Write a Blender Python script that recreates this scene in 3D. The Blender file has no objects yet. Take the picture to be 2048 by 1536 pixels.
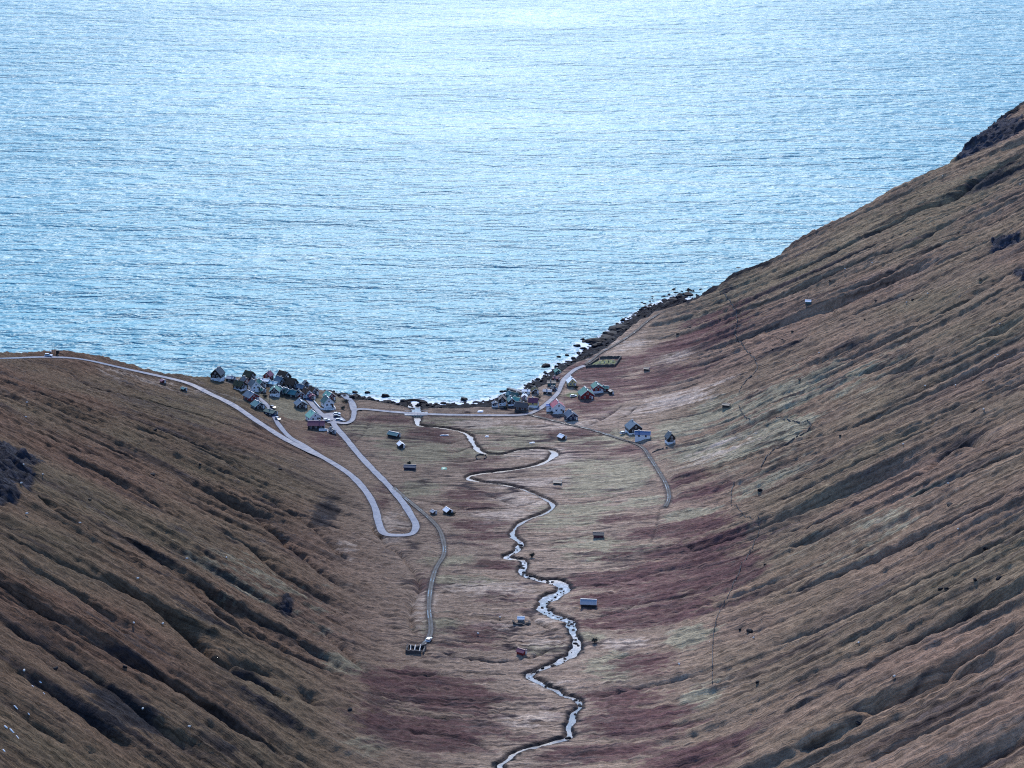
import bpy, math, random
import numpy as np

random.seed(7)
RNG = np.random.RandomState(11)
R = math.radians
scene = bpy.context.scene
COL = scene.collection

# ------------------------------------------------------------------ camera, sky, sun, exposure
CAM_H, PITCH, FPX = 405.0, R(17.56), 4200.0
cam = bpy.data.cameras.new('camera')
cam.sensor_width = 36.0
cam.lens = FPX / 2048.0 * 36.0
cam.clip_start, cam.clip_end = 1.0, 60000.0
cam_o = bpy.data.objects.new('camera', cam)
COL.objects.link(cam_o)
cam_o.location = (0, 0, CAM_H)
cam_o.rotation_euler = (R(90) - PITCH, 0, 0)
scene.camera = cam_o

SUN_AZ, SUN_EL = R(-1), R(37)      # azimuth measured from +Y (seaward) towards +X
world = bpy.data.worlds.new('World')
scene.world = world
world.use_nodes = True
wn = world.node_tree.nodes
sky = wn.new('ShaderNodeTexSky')
sky.sky_type = 'NISHITA'
sky.sun_disc = False
sky.sun_elevation = SUN_EL
sky.sun_rotation = SUN_AZ
sky.altitude = 0
sky.air_density, sky.dust_density, sky.ozone_density = 1.0, 0.0, 8.0
wn['Background'].inputs['Strength'].default_value = 0.105
world.node_tree.links.new(sky.outputs['Color'], wn['Background'].inputs['Color'])

sl = bpy.data.lights.new('sun', 'SUN')
sl.energy, sl.angle, sl.color = 1.5, R(10), (1.0, 0.95, 0.90)
sun_o = bpy.data.objects.new('sun', sl)
COL.objects.link(sun_o)
from mathutils import Vector, Matrix
sdir = Vector((math.sin(SUN_AZ) * math.cos(SUN_EL), math.cos(SUN_AZ) * math.cos(SUN_EL), math.sin(SUN_EL)))
sun_o.rotation_euler = sdir.to_track_quat('Z', 'Y').to_euler()
sun_o.location = (0, 900, 700)

vs = scene.view_settings
vs.view_transform, vs.look, vs.gamma, vs.exposure = 'Standard', 'None', 1.0, 1.5
vs.use_curve_mapping = False
scene.cycles.use_denoising = False        # keep the fine grass texture crisp; the photograph is grainy too
scene.cycles.filter_width = 1.15

# ------------------------------------------------------------------ helpers: noise
_perm = RNG.permutation(1024).astype(np.int32)
_ang = RNG.rand(1024) * 2 * np.pi
_gx, _gy = np.cos(_ang).astype(np.float32), np.sin(_ang).astype(np.float32)

def perlin(x, y, seed=0):
    x = np.asarray(x, np.float32); y = np.asarray(y, np.float32)
    xi = np.floor(x).astype(np.int32); yi = np.floor(y).astype(np.int32)
    xf = x - xi; yf = y - yi
    u = xf * xf * xf * (xf * (xf * 6 - 15) + 10); v = yf * yf * yf * (yf * (yf * 6 - 15) + 10)
    def g(ix, iy, dx, dy):
        h = _perm[(_perm[(ix + seed * 57) & 1023] + iy * 131 + seed * 17) & 1023]
        return _gx[h] * dx + _gy[h] * dy
    a = g(xi, yi, xf, yf); b = g(xi + 1, yi, xf - 1, yf)
    c = g(xi, yi + 1, xf, yf - 1); d = g(xi + 1, yi + 1, xf - 1, yf - 1)
    return (a + u * (b - a)) * (1 - v) + (c + u * (d - c)) * v * 1.0

def fbm(x, y, seed=0, octv=4, gain=0.5, lac=2.03):
    s, amp, tot = 0.0, 1.0, 0.0
    for i in range(octv):
        s = s + amp * perlin(x, y, seed + i * 3); tot += amp
        x = x * lac; y = y * lac; amp *= gain
    return s / tot * 1.6

def sstep(a, b, x):
    t = np.clip((x - a) / (b - a), 0, 1)
    return t * t * (3 - 2 * t)

def softplus(d, w):
    return w * np.logaddexp(0, d / w)

# ------------------------------------------------------------------ pixel survey -> world
def ray(px, py):
    cx = (np.asarray(px, float) - 1024) / FPX; cy = (768 - np.asarray(py, float)) / FPX
    dy = math.cos(PITCH) + cy * math.sin(PITCH); dz = -math.sin(PITCH) + cy * math.cos(PITCH)
    return cx / dy, dz / dy          # x per y, z per y

# ------------------------------------------------------------------ the big land form
FL = np.array([[430, 71], [500, 63], [678, 47], [720, 41.5], [753, 37.5], [795, 32.5], [841, 27.5], [905, 21], [938, 17.5], [994, 13], [1043, 9.5],
               [1087, 7], [1134, 5], [1204, 3.2], [1260, 2.6], [1700, 2.6]])
XR = np.array([[430, 52], [700, 58], [850, 72], [1000, 86], [1250, 96], [1700, 96]])
WR = np.array([[430, 15], [800, 19], [1250, 27], [1700, 27]])
SR = np.array([[430, .54], [800, .53], [1700, .52]])
XL = np.array([[430, 40], [700, 52], [850, 66], [950, 80], [1080, 98], [1200, 128], [1700, 132]])
SLF = np.array([[430, .57], [850, .53], [950, .46], [1050, .36], [1150, .27], [1220, .22], [1700, .18]])

def I(tab, y): return np.interp(y, tab[:, 0], tab[:, 1])

def smooth_tab(t):
    ys = np.arange(420, 1720, 10.0); v = I(t, ys); k = np.ones(9) / 9
    vp = np.pad(v, 4, mode='edge'); return np.stack([ys, np.convolve(vp, k, 'valid')], 1)
FLs, XRs, WRs, SRs, XLs, SLs = map(smooth_tab, (FL, XR, WR, SR, XL, SLF))

def land(x, y):
    z = I(FLs, y)
    z = z + I(SRs, y) * softplus(x - I(XRs, y), I(WRs, y))
    z = z + I(SLs, y) * softplus(-x - I(XLs, y), 20.0)
    z = z + 5.0 * np.exp(-(((x + 268) / 26) ** 2 + ((y - 1212) / 22) ** 2))          # knoll with the mast
    z = z + 2.6 * np.exp(-(((x - 22) / 9) ** 2 + ((y - 832) / 11) ** 2))             # mound by the river
    return z

def edge_hit(px, py):
    kx, kz = ray(px, py)
    ys = np.arange(900, 1690, 1.0)
    f = land(kx * ys, ys) - (CAM_H + kz * ys)
    i = int(np.argmax(f > 0))
    if f[i] <= 0: i = len(ys) - 1
    return kx * ys[i], ys[i]

EDGE = [(0, 704), (60, 703), (100, 700), (150, 703), (200, 711), (260, 728), (330, 745), (400, 752), (470, 754), (540, 756),
        (600, 768), (660, 784), (700, 795), (760, 804), (830, 813), (900, 817), (980, 814), (1020, 800), (1060, 784), (1100, 763), (1137, 732),
        (1183, 713), (1215, 693), (1248, 664), (1273, 643), (1312, 617), (1340, 607), (1380, 588), (1450, 548), (1490, 524), (1530, 516), (1600, 470), (1700, 425), (1800, 370),
        (1884, 332), (1921, 301), (1950, 277), (1956, 268), (1987, 240), (2016, 221), (2048, 199), (2300, 60), (2500, -40)]
E = np.array([edge_hit(*p) for p in EDGE]); E = np.vstack([[-700, 1165], [-345, 1188], E[np.argsort(E[:, 0])]])
WAT = [(660, 783), (690, 789.5), (760, 799.5), (830, 807), (900, 808), (960, 803), (1000, 793), (1040, 778), (1080, 755), (1105, 738), (1150, 712),
       (1185, 686), (1215, 664), (1250, 640), (1300, 612), (1345, 595)]
Wl = []
for p in WAT:
    kx, kz = ray(*p); yy = -CAM_H / kz; Wl.append((kx * yy, yy))
Wl = np.array(Wl)
xs_w = np.concatenate([[-700, Wl[0, 0] - 40], Wl[:, 0], [Wl[-1, 0] + 40, 900]])
ye = np.interp(xs_w, E[:, 0], E[:, 1])
ys_w = np.concatenate([ye[:1] + 26, ye[1:2] + 14, Wl[:, 1], ye[-2:] + 34])
def y_edge(x): return np.interp(x, E[:, 0], E[:, 1])
def y_water(x): return np.maximum(np.interp(x, xs_w, ys_w), y_edge(x) + 9)

# ------------------------------------------------------------------ height grid
X0, X1, Y0, Y1, ST = -395.0, 470.0, 500.0, 1560.0, 1.0
gx = np.arange(X0, X1 + .1, ST); gy = np.arange(Y0, Y1 + .1, ST)
NX, NY = len(gx), len(gy)
GX, GY = [q.astype(np.float32) for q in np.meshgrid(gx, gy)]
Z = land(GX, GY)

# fall-line coordinates on either flank
xr_, xl_ = I(XRs, GY), I(XLs, GY)
dR, dL = GX - xr_, -GX - xl_
mR, mL = 1 / (1 + np.exp(-dR / 18.0)), 1 / (1 + np.exp(-dL / 16.0))
kR = np.interp(GY, [550, 700, 900, 1100, 1380], [-.18, -.12, .0, .05, .22])
kL = np.interp(GY, [550, 700, 850, 1050, 1200], [-.42, -.20, -.20, -.32, -.30])
warp = 11.0 * fbm(GX / 170, GY / 170, 5, 2) + 2.6 * fbm(GX / 60, GY / 60, 9, 2)
tR = GY + kR * dR + warp
tL = GY + kL * dL + 30 * np.exp(-np.clip(dL, -30, 400) / 50) + warp
side = GX > 0
T = np.where(side, tR, tL + 5000.0); D = np.where(side, dR, dL)
M = np.where(side, mR, mL)

def gully(lam, ln, seed, p=1.0):
    n = perlin(T / lam, D / ln, seed)
    return np.abs(n) ** p
brk = 0.35 + 0.9 * sstep(-.35, .45, fbm(GX / 95, GY / 95, 33, 2))       # where the slope is furrowed and where it is smooth
rel = 10.0 * (gully(30, 420, 1) - .3) * brk
rel += 6.6 * (gully(13.5, 210, 2) - .3) * brk
rel += 2.5 * (gully(6.0, 130, 3) - .3)
rel += .8 * (gully(3.1, 80, 4) - .3)
rel += 1.6 * fbm(T / 46, D / 120, 41, 3)
tus = 0.12 * fbm(GX / 3.6, GY / 3.6, 6, 2) + 0.07 * perlin(GX / 2.1, GY / 2.1, 8)
fade = sstep(2, 60, np.minimum(np.abs(GX), 500)) * M
headland = 1 - 0.92 * sstep(1040, 1170, GY) * (~side)
Z = Z + rel * fade * headland * 1.12 + tus
fl = (1 - M)
Z = Z + fl * (0.55 * fbm(GX / 24, GY / 24, 12, 3) + 0.30 * (np.abs(perlin((GY + 0.12 * np.abs(GX) + warp * .5) / 5.0, GX / 70, 15)) - .3))

# ------------------------------------------------------------------ sampling the grid
def zat(x, y):
    fx = np.clip((np.asarray(x, float) - X0) / ST, 0, NX - 1.001); fy = np.clip((np.asarray(y, float) - Y0) / ST, 0, NY - 1.001)
    i = fx.astype(int); j = fy.astype(int); u = fx - i; v = fy - j
    return (Z[j, i] * (1 - u) + Z[j, i + 1] * u) * (1 - v) + (Z[j + 1, i] * (1 - u) + Z[j + 1, i + 1] * u) * v

def hit(px, py):
    kx, kz = ray(px, py)
    ys = np.arange(Y0 + 2, Y1 - 2, 0.7)
    zz = np.maximum(zat(kx * ys, ys), 0.0)
    f = zz - (CAM_H + kz * ys)
    i = int(np.argmax(f > 0))
    y = ys[i] if f[i] > 0 else (-CAM_H / kz)
    return Vector((float(kx * y), float(y), float(max(zat(kx * y, y), 0.0) if y < Y1 else 0.0)))

def px_per_m(p):
    return FPX / (p.y * math.cos(PITCH) + (CAM_H - p.z) * math.sin(PITCH))

def spline(pts, step=1.0):
    """Catmull-Rom through pts, resampled evenly."""
    P = np.array(pts, float)
    P = np.vstack([2 * P[0] - P[1], P, 2 * P[-1] - P[-2]])
    out = []
    for i in range(1, len(P) - 2):
        p0, p1, p2, p3 = P[i - 1:i + 3]
        n = max(4, int(np.linalg.norm(p2[:2] - p1[:2]) / (step * .5)))
        for t in np.linspace(0, 1, n, endpoint=False):
            out.append(.5 * (2 * p1 + (p2 - p0) * t + (2 * p0 - 5 * p1 + 4 * p2 - p3) * t * t + (3 * p1 - p0 - 3 * p2 + p3) * t ** 3))
    out.append(P[-2]); out = np.array(out)
    s = np.concatenate([[0], np.cumsum(np.linalg.norm(np.diff(out[:, :2], axis=0), axis=1))])
    ss = np.arange(0, s[-1], step)
    return np.stack([np.interp(ss, s, out[:, k]) for k in range(out.shape[1])], 1)

def path(px_pts, step=1.0):
    w = []
    for p in px_pts:
        h = hit(p[0], p[1]); w.append([h.x, h.y, h.z] + list(p[2:]))
    return spline(w, step)

def smooth1(a, n):
    if len(a) < 3: return a
    n = min(n, len(a) // 2 * 2 - 1)
    if n < 3: return a
    k = np.hanning(n + 2)[1:-1]; k /= k.sum()
    return np.convolve(np.pad(a, n // 2, mode='edge'), k, 'valid')[:len(a)]

def stamp(P, rad):
    """distance to the path and index of the nearest path point, for cells within rad."""
    d = np.full((NY, NX), 1e9, np.float32); idx = np.zeros((NY, NX), np.int32)
    rr = int(rad / ST) + 1
    for k, p in enumerate(P):
        ci, cj = int((p[0] - X0) / ST), int((p[1] - Y0) / ST)
        a, b, c, e = max(0, ci - rr), min(NX, ci + rr + 1), max(0, cj - rr), min(NY, cj + rr + 1)
        if a >= b or c >= e: continue
        q = np.hypot(GX[c:e, a:b] - p[0], GY[c:e, a:b] - p[1])
        w = d[c:e, a:b]; m = q < w
        w[m] = q[m]; idx[c:e, a:b][m] = k
    return d, idx

GULLY_SHADE = np.zeros((NY, NX), np.float32); DIT = np.zeros((NY, NX), np.float32)
WOB = 0.9 + 0.25 * fbm(GX / 16, GY / 16, 71, 2)
def carve(px_pts, width, depth, soft=1.0, world_pts=False):
    global Z
    P = path(px_pts)
    P[:, 1] += 1.6 * fbm(P[:, 0] / 14, P[:, 1] / 14, 77, 2)
    d, idx = stamp(P, width * 2.2 + 2)
    n = len(P); tt = np.minimum(np.arange(n), np.arange(n)[::-1]) / 12.0
    end = np.clip(tt, .15, 1)[idx]
    m = d < 1e8
    if width <= 2.9: DIT[m] = np.maximum(DIT[m], sstep(1.25, .35, d[m]) * np.clip(depth, .6, 1.5) / 1.5)
    if width > 2.9: GULLY_SHADE[m] = np.maximum(GULLY_SHADE[m], sstep(.34, .10, d[m] / width))  # mask for the shade painted along gully beds
    Z[m] -= depth * end[m] * np.exp(-(d[m] / (width * .5 * WOB[m])) ** 1.25)

# large gullies read off the two flanks
GUL = [
 ([(44,967),(123,1026),(207,1075),(295,1120)],6,2.6), ([(0,1065),(98,1107),(197,1152),(276,1189),(345,1238),(418,1302),(492,1331),(566,1356)],8,3.6),
 ([(-20,1170),(98,1233),(197,1282),(295,1331),(369,1381),(443,1430)],7,3.2), ([(-20,1225),(74,1272),(148,1317),(246,1381),(320,1445),(418,1519)],8,3.4),
 ([(433,992),(492,1026),(566,1075),(635,1134),(689,1174)],7,3.4), ([(433,1051),(492,1085),(566,1144),(635,1189),(689,1218)],8,3.8),
 ([(345,1134),(418,1198),(492,1258),(566,1297),(630,1326)],8,3.6), ([(300,1330),(370,1385),(460,1440),(540,1480),(600,1536)],7,3.0),
 ([(590,1360),(625,1400),(660,1412)],9,3.6), ([(20,1100),(80,1140),(150,1180),(220,1230),(300,1275)],6,2.4),
 ([(240,840),(330,872),(420,905),(500,950),(560,985)],5,1.8),
 ([(2060,300),(1976,342),(1903,394),(1848,414)],13,5.5), ([(1720,475),(1775,450),(1830,424),(1890,402)],9,3.4),
 ([(1483,622),(1556,590),(1610,570),(1665,541),(1738,514),(1830,485),(1921,430)],8,3.2),
 ([(1629,627),(1694,605),(1738,580),(1811,551),(1884,521),(1957,489),(2048,455)],9,3.8),
 ([(1665,722),(1775,675),(1848,635),(1957,580),(2060,525)],9,3.8), ([(1775,748),(1884,708),(1957,675),(2060,625)],11,4.5),
 ([(1648,1038),(1729,997),(1805,957),(1861,927),(1906,901),(2002,871)],8,3.6), ([(1880,915),(1920,895),(1975,880)],12,4.0),
 ([(1603,1401),(1704,1346),(1780,1305),(1856,1265),(1957,1215),(2060,1172)],7,3.2),
 ([(1694,1417),(1780,1391),(1856,1356),(1931,1305),(2060,1238)],8,3.6), ([(1540,1075),(1620,1048),(1700,1010)],5,1.8),
 ([(1500,1440),(1600,1410),(1690,1350)],5,1.6),
]
GUL += [([(351,1135),(424,1184),(489,1241),(555,1282),(620,1323),(690,1358)],6,2.6), ([(310,1217),(383,1274),(457,1331),(522,1364),(587,1413)],6,2.6), ([(196,1282),(269,1331),(343,1364),(408,1413),(489,1453),(563,1510)],6,2.8),
        ([(0,1168),(90,1217),(171,1258),(245,1307)],5,2.2), ([(0,1315),(73,1355),(147,1404),(212,1461),(277,1510)],7,2.8), ([(457,1200),(522,1233),(587,1266),(677,1331)],6,2.6), ([(245,1070),(326,1119),(383,1151)],5,2.0),
        ([(520,985),(590,1030),(650,1075),(705,1125)],5,2.0), ([(120,905),(210,950),(300,1000),(380,1050)],4,1.5), ([(60,860),(160,900),(260,935),(350,975)],4,1.4), ([(0,1400),(80,1450),(160,1510)],6,2.4), ([(640,1250),(690,1300),(740,1350)],5,1.8),
        ([(1560,800),(1660,765),(1760,735),(1860,690)],5,2.0), ([(1600,880),(1700,850),(1820,800),(1940,750),(2048,700)],6,2.4), ([(1560,1000),(1680,945),(1800,885),(1920,830),(2048,775)],6,2.2), ([(1520,1110),(1640,1075),(1780,1010),(1900,955),(2048,900)],6,2.4),
        ([(1520,1200),(1640,1160),(1760,1110),(1900,1040),(2048,975)],6,2.4), ([(1520,1300),(1640,1250),(1780,1190),(1920,1120),(2048,1060)],6,2.6), ([(1560,1500),(1700,1445),(1840,1380),(1960,1330),(2048,1290)],7,2.6), ([(1700,1536),(1840,1470),(1960,1415),(2048,1370)],7,2.6),
        ([(1540,560),(1640,520),(1740,470)],5,2.0), ([(1620,545),(1720,500),(1840,450),(1960,400),(2048,360)],6,2.4), ([(1700,580),(1800,530),(1920,470),(2048,415)],6,2.4), ([(1560,700),(1660,650),(1780,600),(1900,550)],5,2.0)]
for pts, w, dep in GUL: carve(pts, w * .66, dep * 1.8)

# ------------------------------------------------------------------ shore: cliff or rocky beach between the grass edge and the water
YE, YW = y_edge(GX), y_water(GX)
wig = 3.2 * fbm(GX / 14, GY / 14, 51, 3)
tt = np.clip((GY + wig - YE) / np.maximum(YW - YE, 4), 0, 6)
rockn = 3.0 * (np.abs(fbm(GX / 9, GY / 9, 61, 4)) - .22) + 1.9 * fbm(GX / 3.4, GY / 3.4, 63, 2)
ramp = np.where(tt < 1, 1 - tt ** .62, -(tt - 1) * 0.6)
Zs = np.where(tt <= 0, Z, np.where(tt < 1, Z * ramp, -1.2 * np.minimum(tt - 1, 5) * 2))
cliffy = np.clip(Z / 12, 0.5, 2.2)
rockm = sstep(-.05, .12, tt) * (1 - sstep(2.2, 3.4, tt))
Z = Zs + rockn * rockm * cliffy * (1 - sstep(1.0, 2.0, tt) * .5)
_lip = np.interp(GX, [100, 122, 175, 200, 300, 330], [0, 1, 1, 0, 0, 1])
ROCK = np.maximum(sstep(-.02, .06, tt), _lip * sstep(-.42, -.25, (GY - YE) / 25 + .45 * fbm(GX / 7, GY / 7, 53, 3)))

# ------------------------------------------------------------------ roads and river cut into the grid
ROADS = [
 ('road', [(-120,722),(-40,717),(40,715),(130,713),(200,726),(290,747),(370,766),(420,788),(470,813),(520,846),(570,878),(620,903),(655,920),(700,950),
           (732,983),(750,1015),(757,1043),(768,1064),(798,1071),(824,1066),(832,1052),(822,1030),(804,1003),(778,973),(750,944),(720,911),(692,878),(673,856),(664,842)], 2.05),
 ('road', [(664,842),(690,847),(704,841),(708,829),(710,820),(730,819),(780,824),(835,828),(900,830),(990,831),(1050,829),(1078,818),(1098,803),(1115,787),(1123,770),
           (1130,757),(1150,740),(1172,730)], 1.75),
 ('road', [(497,787),(517,797),(535,812),(546,828),(556,848),(578,872),(610,892),(640,911),(652,919)], 1.6),
 ('road', [(588,768),(600,782),(614,797),(632,818),(650,834),(664,843)], 1.8),
 ('road', [(655,826),(662,834),(676,846)], 6.0),
 ('road', [(708,822),(704,806),(694,794),(684,788)], 2.2),
 ('track', [(786,975),(828,1011),(864,1042),(880,1063),(888,1090),(887,1112),(871,1140),(861,1178),(858,1220),(862,1258),(856,1278),(842,1291)], 1.3),
 ('track', [(1055,829),(1120,845),(1180,860),(1240,878),(1282,893),(1300,917),(1320,947),(1334,972),(1338,998),(1330,1015)], 1.3),
 ('track', [(1170,730),(1184,719),(1202,706),(1226,693),(1248,680),(1271,663),(1297,640),(1320,625)], 1.0),
]
road_paths = []
RD = np.full((NY, NX), 1e9, np.float32)
for name, pts, hw in ROADS:
    P = path(pts)
    P[:, 2] = smooth1(zat(P[:, 0], P[:, 1]), 61 if hw < 5 else 9)
    P[:, 0] = smooth1(P[:, 0], 9); P[:, 1] = smooth1(P[:, 1], 9)
    d, idx = stamp(P, hw + 9)
    zr = P[:, 2][idx] - 0.16
    t = sstep(hw + 1.1, hw + 6.0, d)
    Z = np.where(d < 1e8, zr * (1 - t) + Z * t, Z)
    Z = Z - 0.45 * np.exp(-((d - hw - 1.9) / .7) ** 2) * (d < 1e8)          # roadside ditch
    RD = np.minimum(RD, d - hw)
    road_paths.append((name, P, hw))

RIVER = [(826,806,4),(834,822,3.4),(835,838,2.6),(838,849,2.2),(870,853,1.9),(915,859,2.2),(936,868,2.9),(946,884,3.2),(962,902,2.6),(1000,907,2.0),(1040,899,2.0),(1085,896,2.2),(1110,903,3.2),
         (1092,921,2.2),(1060,932,1.9),(1010,940,2.0),(962,945,2.6),(934,953,3.6),(955,961,2.6),(1000,967,1.9),(1040,975,1.9),(1080,991,1.9),(1106,1008,2.6),(1090,1024,2.0),(1055,1038,1.8),
         (1031,1052,2.0),(1026,1070,2.3),(1040,1084,2.3),(1030,1101,2.2),(1012,1113,2.4),(1034,1117,2.2),(1048,1123,2.4),(1045,1144,2.6),(1080,1157,3.0),(1114,1163,3.6),(1128,1180,4.2),
         (1100,1194,4.8),(1082,1208,4.2),(1092,1222,3.6),(1112,1230,3.2),(1140,1243,2.8),(1148,1262,2.8),(1154,1283,3.0),(1144,1305,2.8),(1110,1326,3.0),(1072,1340,2.8),(1061,1351,2.8),
         (1085,1366,2.2),(1130,1384,2.2),(1160,1399,2.4),(1160,1409,2.2),(1145,1427,2.1),(1138,1450,2.2),(1134,1472,2.0),(1090,1486,2.0),(1040,1500,2.0),(1012,1514,2.3),(1000,1532,2.4),(1012,1560,2.4)]
RIVER = RIVER[::-1]                                                            # downstream order
P = path(RIVER)
for k in (0, 1): P[:, k] = smooth1(P[:, k], 7)
zz = smooth1(np.minimum.accumulate(smooth1(zat(P[:, 0], P[:, 1]), 41)), 31)
# bed falls steadily and reaches the sea
P[:, 2] = np.maximum(zz - 1.15, 0.06)
P[:, 3] *= np.interp(P[:, 1], [650, 880, 940, 1000, 1190, 1225], [.5, .68, .66, .6, .62, 1])
_n = len(P)
P[:, 3] *= 1 + .75 * perlin(np.arange(_n) / 11.0, np.full(_n, .4), 3) + .35 * perlin(np.arange(_n) / 4.0, np.full(_n, 2.4), 5)
P[:, 3] = np.clip(P[:, 3], .9, 5)
for k in (0, 1): P[:, k] += np.interp(P[:, 1], [960, 1000], [1.6, 0]) * perlin(np.arange(_n) / 9.0, np.full(_n, 5.5 + k * 7), 7)
river_path = P
d, idx = stamp(P, 16)
hw = P[:, 3][idx]; zr = P[:, 2][idx]
wob = 0.5 * fbm(GX / 5, GY / 5, 81, 2)
t = sstep(hw - .7, hw + .8, d + wob)
bed = zr - 0.35
Zc = np.where(d < 1e8, np.where(d < hw + 1.6, np.minimum(Z, bed * (1 - t) + Z * t), Z), Z)
lv = zr + 1.0                                                                    # keep the banks at a level just above the water
t2 = sstep(hw + 2.0, hw + 11.0, d)
Zbank = np.where(d < 1e8, np.minimum(Z, lv + 0.25 * np.maximum(d - hw - 2, 0)), Z)
Zbank = np.where(d < 1e8, np.maximum(Zbank, np.where(d > hw + 1.3, lv - .25 * np.maximum(d - hw - 2, 0), -99)), Zbank)
Z = np.where(d < hw + 1.6, np.minimum(bed * (1 - t) + Zbank * t, Zbank), Zbank)
ROCK = ROCK * 1.0
RIV = d - hw

DITCH = [
 ([(140,747),(190,776),(260,791),(350,816),(430,839),(520,871),(600,906),(640,926)],2.6,1.5), ([(745,1046),(770,1086),(800,1106),(822,1136),(840,1168),(826,1200),(822,1240),(833,1276)],3.0,1.8),
 ([(870,1300),(930,1314),(1000,1324),(1060,1310),(1100,1298),(1125,1297)],2.4,1.5), ([(1242,812),(1215,830),(1180,850)],2.2,1.3), ([(1272,815),(1250,832),(1236,840)],2.2,1.2),
 ([(1075,1223),(1062,1233),(1085,1249),(1108,1260),(1135,1254)],2.6,1.3), ([(840,850),(880,853),(950,866),(1010,868),(1090,876)],1.6,.8), ([(1000,877),(1090,868),(1180,872),(1250,866)],1.5,.7),
 ([(975,920),(1050,912),(1090,915)],1.5,.7), ([(860,880),(900,886),(940,880)],1.5,.8), ([(850,900),(905,905),(950,895)],1.5,.8), ([(870,922),(930,924),(975,915)],1.4,.7),
 ([(960,985),(1000,1000),(1030,1010),(1010,1000)],1.4,.6), ([(900,1010),(950,1018),(1040,1012),(1095,1000)],1.5,.7), ([(940,1030),(1000,1042),(1030,1050)],1.4,.6),
 ([(830,1000),(880,1008),(905,1016),(990,1018)],1.7,.9), ([(1120,1010),(1200,1000),(1260,985),(1320,975)],1.6,.8), ([(1060,1090),(1160,1072),(1260,1062),(1320,1075)],1.6,.8),
 ([(1140,1130),(1250,1110),(1350,1090),(1420,1100)],1.6,.8), ([(1150,1175),(1230,1165),(1330,1140),(1440,1125)],1.8,.9), ([(1170,1235),(1230,1225),(1290,1205),(1420,1180)],1.8,1.0),
 ([(1180,1320),(1260,1310),(1350,1280)],1.8,.9), ([(1165,1400),(1230,1385),(1320,1365),(1420,1345)],2.2,1.2), ([(1150,1468),(1230,1470),(1330,1455),(1430,1430)],2.0,1.0),
 ([(740,1385),(800,1400),(860,1402),(950,1400),(1030,1412)],2.0,1.0), ([(770,1340),(850,1350),(930,1345),(1010,1350),(1060,1342)],1.8,.9), ([(750,1395),(810,1420),(890,1437),(960,1428),(1040,1415)],2.0,1.0),
 ([(760,1455),(860,1465),(940,1480),(985,1505)],2.0,1.0), ([(960,1265),(1005,1258),(1060,1262)],1.4,.6), ([(975,1278),(985,1262),(1015,1262),(1010,1278),(975,1278)],1.2,.6),
 ([(900,1225),(960,1235),(1020,1240)],1.3,.6), ([(1440,820),(1400,828),(1300,846),(1240,856)],1.8,.9), ([(1300,745),(1260,760),(1220,765)],1.5,.7), ([(1470,700),(1400,716),(1290,735)],1.8,.8),
 ([(1400,640),(1340,672),(1280,676)],1.8,.8), ([(1440,600),(1380,632),(1330,640)],1.8,.8), ([(1460,760),(1380,775),(1290,796),(1230,805)],1.6,.7), ([(1450,870),(1380,890),(1330,900)],1.6,.7),
 ([(1320,1015),(1310,1060),(1300,1085)],1.6,.7), ([(1395,705),(1480,680),(1560,650)],2.2,1.0), ([(760,830),(740,845),(725,870),(700,890)],1.4,.6), ([(500,840),(560,888),(610,908)],2.0,.8),
]
_Zr = Z.copy()
for pts, w, dep in DITCH: carve(pts, w * 1.05, dep * 1.5)
Z = np.where((RD < 1.3) | (RIV < 1.0), _Zr, Z)

# ------------------------------------------------------------------ vegetation and ground cover, with some gully shade painted in
S1 = fbm(T / 3.0, D / 60, 101, 3); S2 = fbm(T / 13, D / 150, 105, 3)
F1 = fbm(GX / 60, GY / 14, 111, 3); F2 = fbm(GX / 22, GY / 5, 113, 3)
S = M * (.55 * S1 + .8 * S2) + (1 - M) * (.7 * F1 + .6 * F2)
FINE = fbm(GX / 2.3, GY / 2.3, 121, 2)
BIG = fbm(GX / 110, GY / 110, 131, 3)

def blob_field(blobs):
    f = np.zeros_like(Z)
    for px, py, rx, ry, s in blobs:
        c = hit(px, py); k = px_per_m(c)
        kx, kz = ray(px, py); sd = abs(kz) / math.hypot(1, kz)
        wx, wy = rx / k, ry / (k * sd)
        slope = 0.5 if abs(c.x) > 150 else 0.0
        wy = min(wy, 130)
        i0, i1 = np.clip([int((c.x - 2.6 * wx - X0) / ST), int((c.x + 2.6 * wx - X0) / ST) + 1], 0, NX)
        j0, j1 = np.clip([int((c.y - 2.6 * wy - Y0) / ST), int((c.y + 2.6 * wy - Y0) / ST) + 1], 0, NY)
        if i1 <= i0 or j1 <= j0: continue
        q = np.s_[j0:j1, i0:i1]
        e = ((GX[q] - c.x) / wx) ** 2 + ((GY[q] - c.y) / wy) ** 2
        f[q] = np.maximum(f[q], s * np.exp(-e * 0.9))
    return f
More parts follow.
